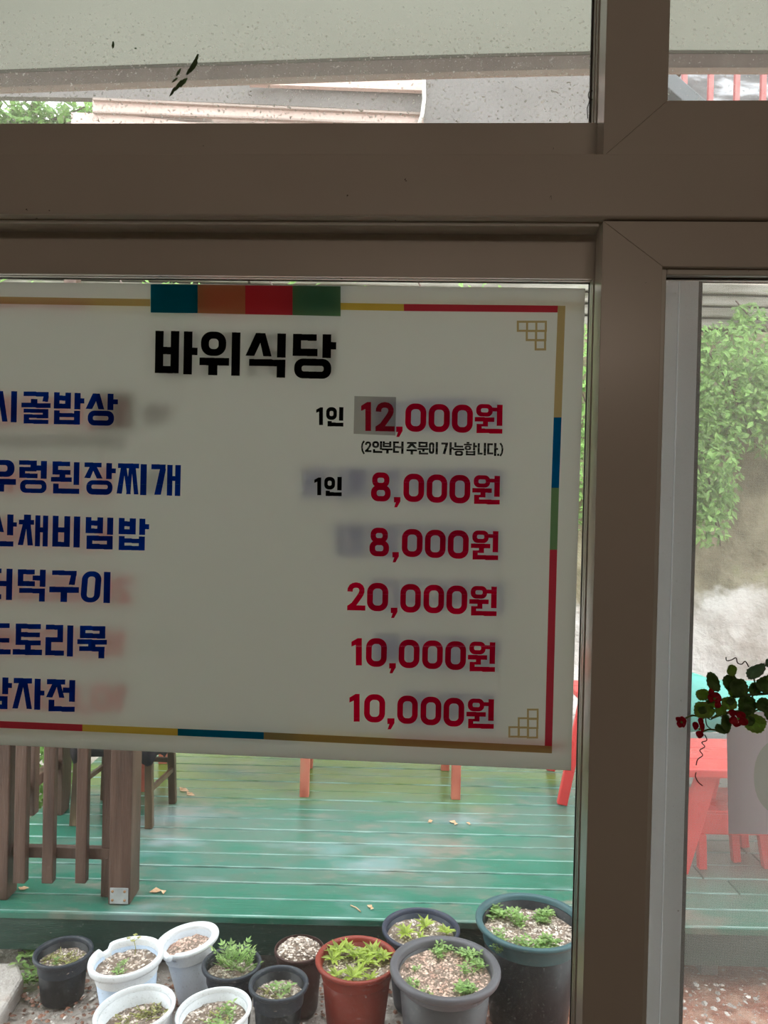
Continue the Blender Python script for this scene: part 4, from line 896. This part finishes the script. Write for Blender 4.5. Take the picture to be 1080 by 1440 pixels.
vine('hanging_vine', [(.6, yv, 2.4, .7, .25, .8, 1000), (1.35, yv, 2.3, .5, .25, .75, 900)], 'leafy vine hanging down the retaining wall behind the right half of the sign', base=(1, yv, 3.0))
vine('hanging_vine', [(2.25, yv, 2.55, .45, .22, .42, 1300), (2.1, yv, 2.05, .28, .2, .45, 700), (2.75, yv, 2.45, .4, .22, .5, 1100), (2.15, yv - .05, 1.75, .16, .12, .28, 220), (2.0, WYB + .12, 3.12, .10, .12, .16, 60), (2.5, WYB + .12, 3.05, .14, .12, .12, 90), (3.4, yv, 2.4, .5, .2, .6, 900)], 'thick bright green vine seen through the right window', base=(2.3, yv, 3.0))
vine('roadside_shrub', [(-2.02, 4.3, .35, .36, .6, .55, 1700), (-2.1, 3.6, .25, .38, .5, .4, 1100)], 'bright green shrub beyond the left side of the deck', 'lf_dark', 'shrub', (.04, .07), base=(-2.05, 4.2, 0))
# tree at the upper left
tt = empty('leafy_tree', (-2.7, 4.3, 0)); tag(tt, 'leafy tree whose branch tips show in the upper left window', 'tree')
b = MB(); b.tube([(0, 0, 0), (.05, 0, 1.2), (-.05, .05, 2.4), (.1, 0, 3.4)], [.09, .075, .06, .035], 10); b.build('trunk', M['brownwood'], tt)
fo = MB(); br = MB()
def branch(a, c, n, rad):
    a = Vector(a); c = Vector(c); mid = (a + c) / 2 + Vector((0, 0, .12)); br.tube([a, mid, c], [.02, .012, .004], 6)
    for _ in range(n):
        u = random.random() ** .6; p_ = a.lerp(mid, u * 2) if u < .5 else mid.lerp(c, u * 2 - 1); p_ = p_ + Vector((random.gauss(0, rad), random.gauss(0, rad), random.gauss(-.03, rad * .7)))
        aa = random.uniform(0, 6.3); L_ = random.uniform(.06, .10); fo.leaf(p_, Vector((math.cos(aa), math.sin(aa), -.5)), Vector((random.uniform(-.4, .4), -.5, 1)), L_, L_ * .5, .12)
O = Vector((-2.7, 4.3, 0))
for (px, py, n) in ((188, 132, 260), (120, 150, 480), (40, 140, 560), (80, 165, 500), (-40, 150, 400), (150, 165, 260), (20, 165, 400)):
    branch((.0, .0, 3.15), at_d(px, py, 4.2) - O, n, .085)
branch((0, 0, 3.3), (-.8, .3, 3.9), 300, .2); branch((0, 0, 3.3), (.1, .3, 3.7), 250, .15); branch((0, 0, 3.0), (-.7, -.3, 3.3), 200, .2)
tag(fo.build('foliage', M['lf_dark'], tt), kind='stuff'); br.build('branch', M['brownwood'], tt)

# ------------------------------------------------------------------ awning over the pots, and the roofs beyond
def translucent(name, a, tr_=.8):
    mt, t, o = nodes(name); df = N(t, 'BsdfDiffuse'); df.inputs[0].default_value = (*a, 1); tl = N(t, 'BsdfTranslucent'); co = coords(t)
    c = ramp(t, noise_t(t, co, 1.5, 3), [(.3, tuple(x * .93 for x in a)), (.7, a)]); t.links.new(c, tl.inputs[0])
    mx = N(t, 'MixShader'); mx.inputs[0].default_value = tr_; t.links.new(df.outputs[0], mx.inputs[1]); t.links.new(tl.outputs[0], mx.inputs[2]); t.links.new(mx.outputs[0], o.inputs[0]); return mt
aw = empty('awning', (0, 2.2, 2.9)); tag(aw, 'pale translucent awning sheet over the yard with a grey edge beam', 'awning')
edge_px = [(-500, 117), (0, 98), (180, 91.5), (360, 85.5), (540, 79.5), (700, 75), (836, 72), (945, 70.5), (1080, 70.5), (1700, 78)]
ED = 2.25
def ed(px, py): # beam line recedes to the left
    k = ED - .0885 * (px - 540) / FPX * ED * .6; return at_d(px, py, k)
top = [ed(*a) for a in edge_px]; O = Vector((0, 2.2, 2.9))
b = MB(); vs = []
for p_ in top: vs += [p_ - O, Vector((p_.x, 1.07 - p_.x * .05, 3.05)) - O]
b.add(vs, [(2 * i, 2 * i + 1, 2 * i + 3, 2 * i + 2) for i in range(len(top) - 1)], True)
b.build('sheet', translucent('awning_sheet', (.155, .152, .125), .70), aw)
M['beam'] = pmat('mauve_grey_beam', [(.3, (.19, .145, .14)), (.7, (.25, .20, .19))], scale=4, sv=(6, 1, 1), rough=.6)
M['beamdark'] = pmat('dark_edge', [(.3, (.10, .10, .085)), (.7, (.15, .145, .125))], scale=8, rough=.7)
M['trimpink'] = pmat('dusty_pink_trim', [(.3, (.36, .27, .235)), (.7, (.44, .34, .30))], scale=4, rough=.6)
M['rafter'] = pmat('pink_white_board', [(.3, (.70, .50, .44)), (.7, (.80, .62, .56))], scale=3, rough=.5)
def band(name, mt_, dy0, dy1, y0, y1):
    b = MB()
    for i in range(len(edge_px) - 1):
        pa, pb = edge_px[i], edge_px[i + 1]
        A = [ed(pa[0], pa[1] + dy0), ed(pb[0], pb[1] + dy0), ed(pb[0], pb[1] + dy1), ed(pa[0], pa[1] + dy1)]
        f = [v - O + Vector((0, y0, 0)) for v in A]; g = [v - O + Vector((0, y1, 0)) for v in A]
        b.add(f + g, [(0, 1, 2, 3), (7, 6, 5, 4), (0, 4, 5, 1), (3, 2, 6, 7), (0, 3, 7, 4), (1, 5, 6, 2)])
    b.build(name, mt_, aw)
band('edge_seam', M['beamdark'], -1, 4, .0, .02); band('beam', M['beam'], 4, 24.5, .004, .012); band('trim_strip', M['trimpink'], 24.5, 32, .0, .008)
for px in (-480, 1650):
    q = ed(px, 110); b = MB(); b.box(q.x - .03, q.y - 2.2, -2.9, q.x + .03, q.y - 2.2 + .06, q.z - 2.9 - .1); b.build('post', M['beam'], aw)
# neighbouring shed roof: fascia panels and pink boards
D2 = 3.6
M['dusty'] = pmat('dusty_grey_panel', [(.3, (.15, .135, .13)), (.7, (.20, .18, .175))], scale=3, rough=.6)
sh = empty('shed_roof', (0, D2, 0)); tag(sh, 'pink and grey eaves boards of a shed roof outside the upper left window', 'roof')
def pboard(name, pts, mt_, y0=0, th=.04):
    b = MB(); f = [at_d(px, py, D2 + y0) - Vector((0, D2, 0)) for px, py in pts]; n = len(f); g = [v + Vector((0, th, 0)) for v in f]
    b.add(f + g, [tuple(range(n)), tuple(range(2 * n - 1, n - 1, -1))] + [(i, i + n, (i + 1) % n + n, (i + 1) % n) for i in range(n)]); b.build(name, mt_, sh)
pboard('fascia_panel', [(-100, 96), (836, 96), (836, 168), (600, 158), (350, 146), (150, 138), (-100, 134)], M['dusty'], .1)
pboard('fascia_panel', [(597, 100), (885, 98), (885, 182), (596, 182)], M['dusty'], -.04)
pboard('eaves_board', [(350, 118), (596, 108), (596, 127)], M['rafter'], .06, .03)
pboard('eaves_board', [(130, 137), (350, 147), (596, 158), (596, 161), (350, 150), (130, 140)], M['trimpink'], .02)
pboard('eaves_board', [(130, 140), (350, 150), (596, 161), (596, 190), (350, 182), (130, 156)], M['rafter'], .04)
pboard('eaves_board', [(130, 156), (350, 163.5), (596, 174), (596, 177), (350, 166), (130, 158)], M['trimpink'], .02)
pboard('eaves_board', [(100, 158), (350, 166), (596, 177), (596, 215), (350, 205), (100, 190)], M['rafter'], .04)
b = MB(); b.tube([at_d(596, 104, D2 - .06) - Vector((0, D2, 0)), at_d(596.5, 140, D2 - .06) - Vector((0, D2, 0)), at_d(594, 160, D2 - .06) - Vector((0, D2, 0)), at_d(589, 176, D2 - .06) - Vector((0, D2, 0))], .009, 8); b.build('pipe', M['pvc_bead'], sh)
for px in (-60, 868):
    q = at_d(px, 165, D2 + .12); b = MB(); b.box(q.x - .03, .10 + .04, DZ + .002 if px > 0 else DZ + .002, q.x + .03, .2, q.z); 
    if px < 0: b = MB(); b.box(-1.58, .14, DZ + .002, -1.52, .2, q.z)
    else: xq = (875 - 540) / FPX * 4.45; b = MB(); b.box(xq - .03, .82, DZ + .002, xq + .03, .88, q.z + .3); b.box(xq - .02, .1, q.z + .24, xq + .02, .82, q.z + .3)
    b.build('post', M['brownwood'], sh)

# ------------------------------------------------------------------ inside: garland and paper
M['paper'] = pmat('lilac_paper', [(.3, (.93, .83, .92)), (.7, (.97, .87, .96))], scale=4, rough=.8, trans=.93)
M['paperg'] = film('grey_print', (.80, .88, .78), .03)
PY = GY4 - .0045
pp = empty('paper_notice', M=WIN); tag(pp, 'lilac paper with a large grey oval stuck to the right window under the flowers', 'paper')
poly = [(wl(a, c, PY).x, wl(a, c, PY).z) for a, c in ((1021.5, 1000), (1190, 1002), (1192, 1175), (1024.5, 1172.5))]
b = MB(); b.add([(u, PY, v) for u, v in poly], [(0, 1, 2, 3)]); b.build('sheet', M['paper'], pp)
b = MB(); pts = []
for k in range(40):
    a = 2 * math.pi * k / 40; px, py = 1112 + 52 * math.copysign(abs(math.cos(a)) ** .85, math.cos(a)), 1092 + 57 * math.copysign(abs(math.sin(a)) ** .9, math.sin(a)); q = wl(px, py, PY); pts.append((q.x, PY - .0003, q.z))
b.add(pts, [tuple(range(40))]); b.build('print', M['paperg'], pp)

M['gl_a'] = pmat('plastic_leaf_dark', [(.3, (.14, .26, .08)), (.7, (.26, .44, .15))], scale=30, rough=.45, trans=.5, bump=.3)
M['gl_b'] = pmat('plastic_leaf_light', [(.3, (.38, .60, .13)), (.7, (.55, .78, .24))], scale=60, rough=.45, trans=.55, bump=.3)
M['gl_c'] = pmat('plastic_leaf_grey', [(.3, (.25, .45, .30)), (.7, (.36, .56, .38))], scale=40, rough=.45, trans=.5)
M['petal'] = pmat('red_petal', [(.3, (.50, .01, .03)), (.7, (.85, .03, .08))], scale=60, rough=.5, trans=.4)
M['wire'] = pmat('dark_wire', [(.3, (.03, .02, .015)), (.7, (.07, .045, .03))], scale=20, rough=.5)
M['stemg'] = pmat('green_stem', [(.3, (.12, .16, .05)), (.7, (.22, .26, .08))], scale=20, rough=.5)
gd = empty('flower_garland', M=WIN); tag(gd, 'artificial garland of green leaves and red flowers in front of the right window', 'artificial flowers')
GY = -.045
def gp(px, py, dy=0): return wl(px, py, GY + dy)
PXM = (gp(1001, 900) - gp(1000, 900)).length
def gleaf(cx, cy, rx, ry, ang, mt_, dy=0, teeth=15, tip=0.0, cup=.2):
    c = gp(cx, cy, dy); b = MB(); n = teeth * 2; vs = [(0, .0025, 0)]; ca, sa = math.cos(math.radians(ang)), math.sin(math.radians(ang))
    for ring in (.5, 1.0):
        for k in range(n):
            a = 2 * math.pi * k / n; f = ring * (1 + (.045 if k % 2 else -.045) * (ring == 1)) ; u = rx * f * math.cos(a) * (1 + tip * math.cos(a)); v = ry * f * math.sin(a) * (1 - tip * .5 * math.cos(a))
            X_, Z_ = (u * ca - v * sa) * PXM, -(u * sa + v * ca) * PXM
            yy = -.002 * ring ** 2 * cup * 10 * (1 + .5 * math.sin(3 * a + cx)) * min(rx, ry) / 12; vs.append((X_, yy + (.0012 if ring < 1 and k % 3 == 0 else 0), Z_))
    fs = [(0, 1 + k, 1 + (k + 1) % n) for k in range(n)] + [(1 + k, 1 + n + k, 1 + n + (k + 1) % n, 1 + (k + 1) % n) for k in range(n)]
    b.add(vs, fs, True); o = b.build('leaf', M[mt_], gd); o.location = c
    md = o.modifiers.new('thick', 'SOLIDIFY'); md.thickness = .0005
for a in ((1028, 942, 7.5, 8, 0, 'gl_b', -.004), (1002, 958, 9, 15, -28, 'gl_a', 0, 13, -.1), (1025, 958, 10.5, 12, 10, 'gl_a', .006), (1037, 966, 13, 14, 0, 'gl_a', .0), (1032, 968, 10, 13, 20, 'gl_b', .008),
          (1060, 944, 16, 9, -38, 'gl_c', -.006, 14, .15), (1079, 932, 4, 6, 0, 'gl_c', -.004), (1076, 961, 15, 13, 0, 'gl_a', .0), (1060, 968, 10, 9, 20, 'gl_a', .006), (987, 976, 10, 9, 0, 'gl_b', .004), (985, 997, 12, 12, 0, 'gl_b', -.004),
          (987, 998, 6, 6, 0, 'gl_a', -.007, 9), (996, 1000, 8, 9, 10, 'gl_b', .004), (1000, 988, 9, 8, 0, 'gl_b', .006), (1012, 998, 8, 9, 0, 'gl_b', .0), (1024, 988, 11, 10, 0, 'gl_b', -.003), (1027, 985, 6, 6, 0, 'gl_a', -.006, 9),
          (1020, 1016, 7, 14, -12, 'gl_a', .0, 13), (1048, 990, 14, 14, 0, 'gl_a', .006), (1050, 1002, 9, 11, 0, 'gl_a', .002), (1072, 990, 12, 10, 10, 'gl_a', .0), (1060, 1016, 16, 13, 12, 'gl_b', -.002, 17), (1053, 1013, 8, 7, 10, 'gl_a', -.006, 10),
          (1011, 1024, 10, 6, 25, 'gl_a', .002, 12, .25), (1083, 1000, 10, 14, 0, 'gl_a', .0), (1090, 950, 14, 12, 0, 'gl_b', .0), (1105, 975, 16, 14, 0, 'gl_a', .0), (1120, 1000, 15, 13, 0, 'gl_b', .0), (1130, 960, 14, 14, 0, 'gl_a', 0)):
    gleaf(*a)
def flower(cx, cy, petals, dy=-.012):
    c = gp(cx, cy, dy); t = bpy.data.objects.new('flower', None); C.objects.link(t); t.parent = gd; t.location = c
    b = MB()
    for (dx, dz, rx, ry, ang) in petals:
        ca, sa = math.cos(math.radians(ang)), math.sin(math.radians(ang)); n = 14; vs = [(dx * PXM, -.001, -dz * PXM)]
        for rg, yo in ((.55, -.0005), (1, -.003)):
            for k in range(n):
                a = 2 * math.pi * k / n; u, v = rx * rg * math.cos(a) * (1 + .12 * math.sin(2 * a)), ry * rg * math.sin(a); vs.append(((dx + u * ca - v * sa) * PXM, yo + .0015 * math.sin(2 * a + ang), -(dz + u * sa + v * ca) * PXM))
        b = MB(); b.add(vs, [(0, 1 + k, 1 + (k + 1) % n) for k in range(n)] + [(1 + k, 1 + n + k, 1 + n + (k + 1) % n, 1 + (k + 1) % n) for k in range(n)], True)
        o = b.build('petal', M['petal'], t); md = o.modifiers.new('thick', 'SOLIDIFY'); md.thickness = .0005
    b = MB(); b.tube([(0, -.003, 0), (0, -.005, 0)], .0012, 8); b.build('flower_centre', M['gl_b'], t)
flower(956.5, 1014, [(-3, -3, 4.5, 4, 0), (2.5, -2, 4.5, 6, -20), (-1, 4, 5, 4.5, 0), (4, 3, 3.5, 5, 20)])
flower(982, 1024, [(2, -10, 4, 6, 0), (-5, -4, 4.5, 6, 0), (1, 8, 5.5, 5.5, 0), (4, -2, 3.5, 8, 0)])
flower(1003, 981, [(-4, -8, 4, 6.5, -35), (-4, 0, 5, 6, 0), (3, -2, 6.5, 8, -30), (5, 7, 4.5, 7, 10)])
flower(1036, 1009, [(-7, -7, 6, 5, 0), (-6, 3, 6.5, 6, 10), (4, -4, 7, 6, 0), (7, 4, 8, 6, 25), (-1, 9, 6, 3.5, 0)])
flower(1110, 985, [(-7, -7, 6, 5, 0), (-6, 3, 6.5, 6, 10), (4, -4, 7, 6, 0), (7, 4, 8, 6, 25)])
def gt(name, pts, r, mt_='wire', dy=.004):
    P_ = [gp(a, c, dy) for a, c in pts]; Q = []
    for i in range(len(P_) - 1):
        p0_, p1_, p2_, p3_ = P_[max(i - 1, 0)], P_[i], P_[i + 1], P_[min(i + 2, len(P_) - 1)]
        for k in range(5):
            u = k / 5; Q.append(.5 * ((2 * p1_) + (p2_ - p0_) * u + (2 * p0_ - 5 * p1_ + 4 * p2_ - p3_) * u * u + (3 * p1_ - p0_ - 3 * p2_ + p3_) * u ** 3))
    Q.append(P_[-1]); b = MB(); b.tube(Q, r, 5); b.build(name, M[mt_], gd)
gt('tendril', [(1021, 924), (1022, 929), (1029, 928), (1035, 925), (1037, 932), (1043, 934), (1048, 930), (1053, 938)], .0006)
gt('tendril', [(991, 1033), (994, 1041), (987, 1044), (991, 1050), (984, 1055), (988, 1062), (981, 1068), (979, 1076)], .0006)
gt('tendril', [(979, 1086), (978, 1092), (982, 1100), (988, 1105)], .0006)
gt('tendril', [(1016, 1009), (1008, 1005), (1000, 1012), (993, 1009), (994, 1020), (1001, 1026)], .0006)
gt('stem', [(964, 1010), (975, 1006), (990, 1010)], .0011, 'stemg'); gt('stem', [(987, 1030), (996, 1026), (1012, 1027)], .001, 'stemg')
gt('stem', [(985, 990), (1010, 985), (1045, 978), (1080, 975), (1140, 970)], .0016, 'stemg'); gt('stem', [(1000, 1010), (1025, 1002), (1050, 998), (1085, 990)], .0013, 'stemg')
gt('stem', [(1028, 950), (1035, 962), (1045, 975)], .0009, 'stemg'); gt('stem', [(1060, 952), (1062, 970), (1055, 985)], .0009, 'stemg'); gt('stem', [(1048, 1012), (1062, 1000), (1075, 996)], .0009, 'stemg')
# the garland runs on to the jamb on the right
P_ = [gp(1140, 970, .004), Vector((.45, -.03, 1.47)), Vector((.75, -.03, 1.60)), Vector((OX1 - .03, -.012, 1.66))]
b = MB(); b.tube(P_, .0016, 6); b.build('stem', M['stemg'], gd)
for k in range(18):
    u = k / 17; q = P_[1].lerp(P_[3], u); b = MB(); c_ = q + Vector((random.uniform(-.02, .02), random.uniform(-.008, .01), random.uniform(-.03, .03)))
    n = 20; vs = [(0, 0, 0)] + [(.014 * (1 + .06 * (j % 2)) * math.cos(2 * math.pi * j / n), -.003, .014 * (1 + .06 * (j % 2)) * math.sin(2 * math.pi * j / n)) for j in range(n)]
    b.add(vs, [(0, 1 + j, 1 + (j + 1) % n) for j in range(n)], True); o = b.build('leaf', M['gl_a' if k % 2 else 'gl_b'], gd); o.location = c_

# green smears of plant matter on the upper left pane, and a small wire ring by the stile
M['smear'] = pmat('dried_green_smear', [(.3, (.12, .19, .10)), (.7, (.24, .34, .17))], scale=80, rough=.8, trans=.5)
sm = empty('leaf_smear', M=WIN); tag(sm, 'dried dark green leaf scraps stuck on the upper left pane', 'leaf scraps')
for (cx, cy, rx, ry, an) in ((273, 94, 11, 4, -62), (268, 100, 9, 2.5, -55), (277, 85, 8, 2, -70), (252, 103, 6, 2, -60), (258, 118, 9, 3, -50), (252, 122, 10, 2.6, -58), (244, 130, 8, 2, -60), (247, 114, 5, 1.6, -40), (160, 65, 5, 1.8, -85), (192, 70, 1.8, 1, 0)):
    c = wl(cx, cy, .0635); b = MB(); n = 14; ca, sa = math.cos(math.radians(an)), math.sin(math.radians(an)); vs = []
    for k in range(n):
        a = 2 * math.pi * k / n; f = 1 + random.uniform(-.2, .15); u, v = rx * f * math.cos(a), ry * f * math.sin(a); vs.append((c.x + (u * ca - v * sa) * .00088, .0608, c.z - (u * sa + v * ca) * .00088))
    b.add(vs, [tuple(range(n))]); o = b.build('scrap', M['smear'], sm); md = o.modifiers.new('t', 'SOLIDIFY'); md.thickness = .0004
b = MB(); c = wl(832, 134, .057)
b.tube([(c.x + .0042 * math.cos(a), c.y, c.z + .0055 * math.sin(a)) for a in [k * math.pi / 8 for k in range(17)]], .0006, 5)
b.tube([(c.x - .002, c.y, c.z - .005), (c.x - .005, c.y, c.z - .016), (c.x - .004, c.y, c.z - .028)], .0006, 5)
b.tube([(c.x + .000, c.y, c.z - .006), (c.x - .001, c.y, c.z - .016), (c.x - .002, c.y, c.z - .028)], .0006, 5)
o = b.build('wire_hook', M['wire'], M=WIN); tag(o, 'small dark wire ring at the right edge of the upper left pane', 'hook')
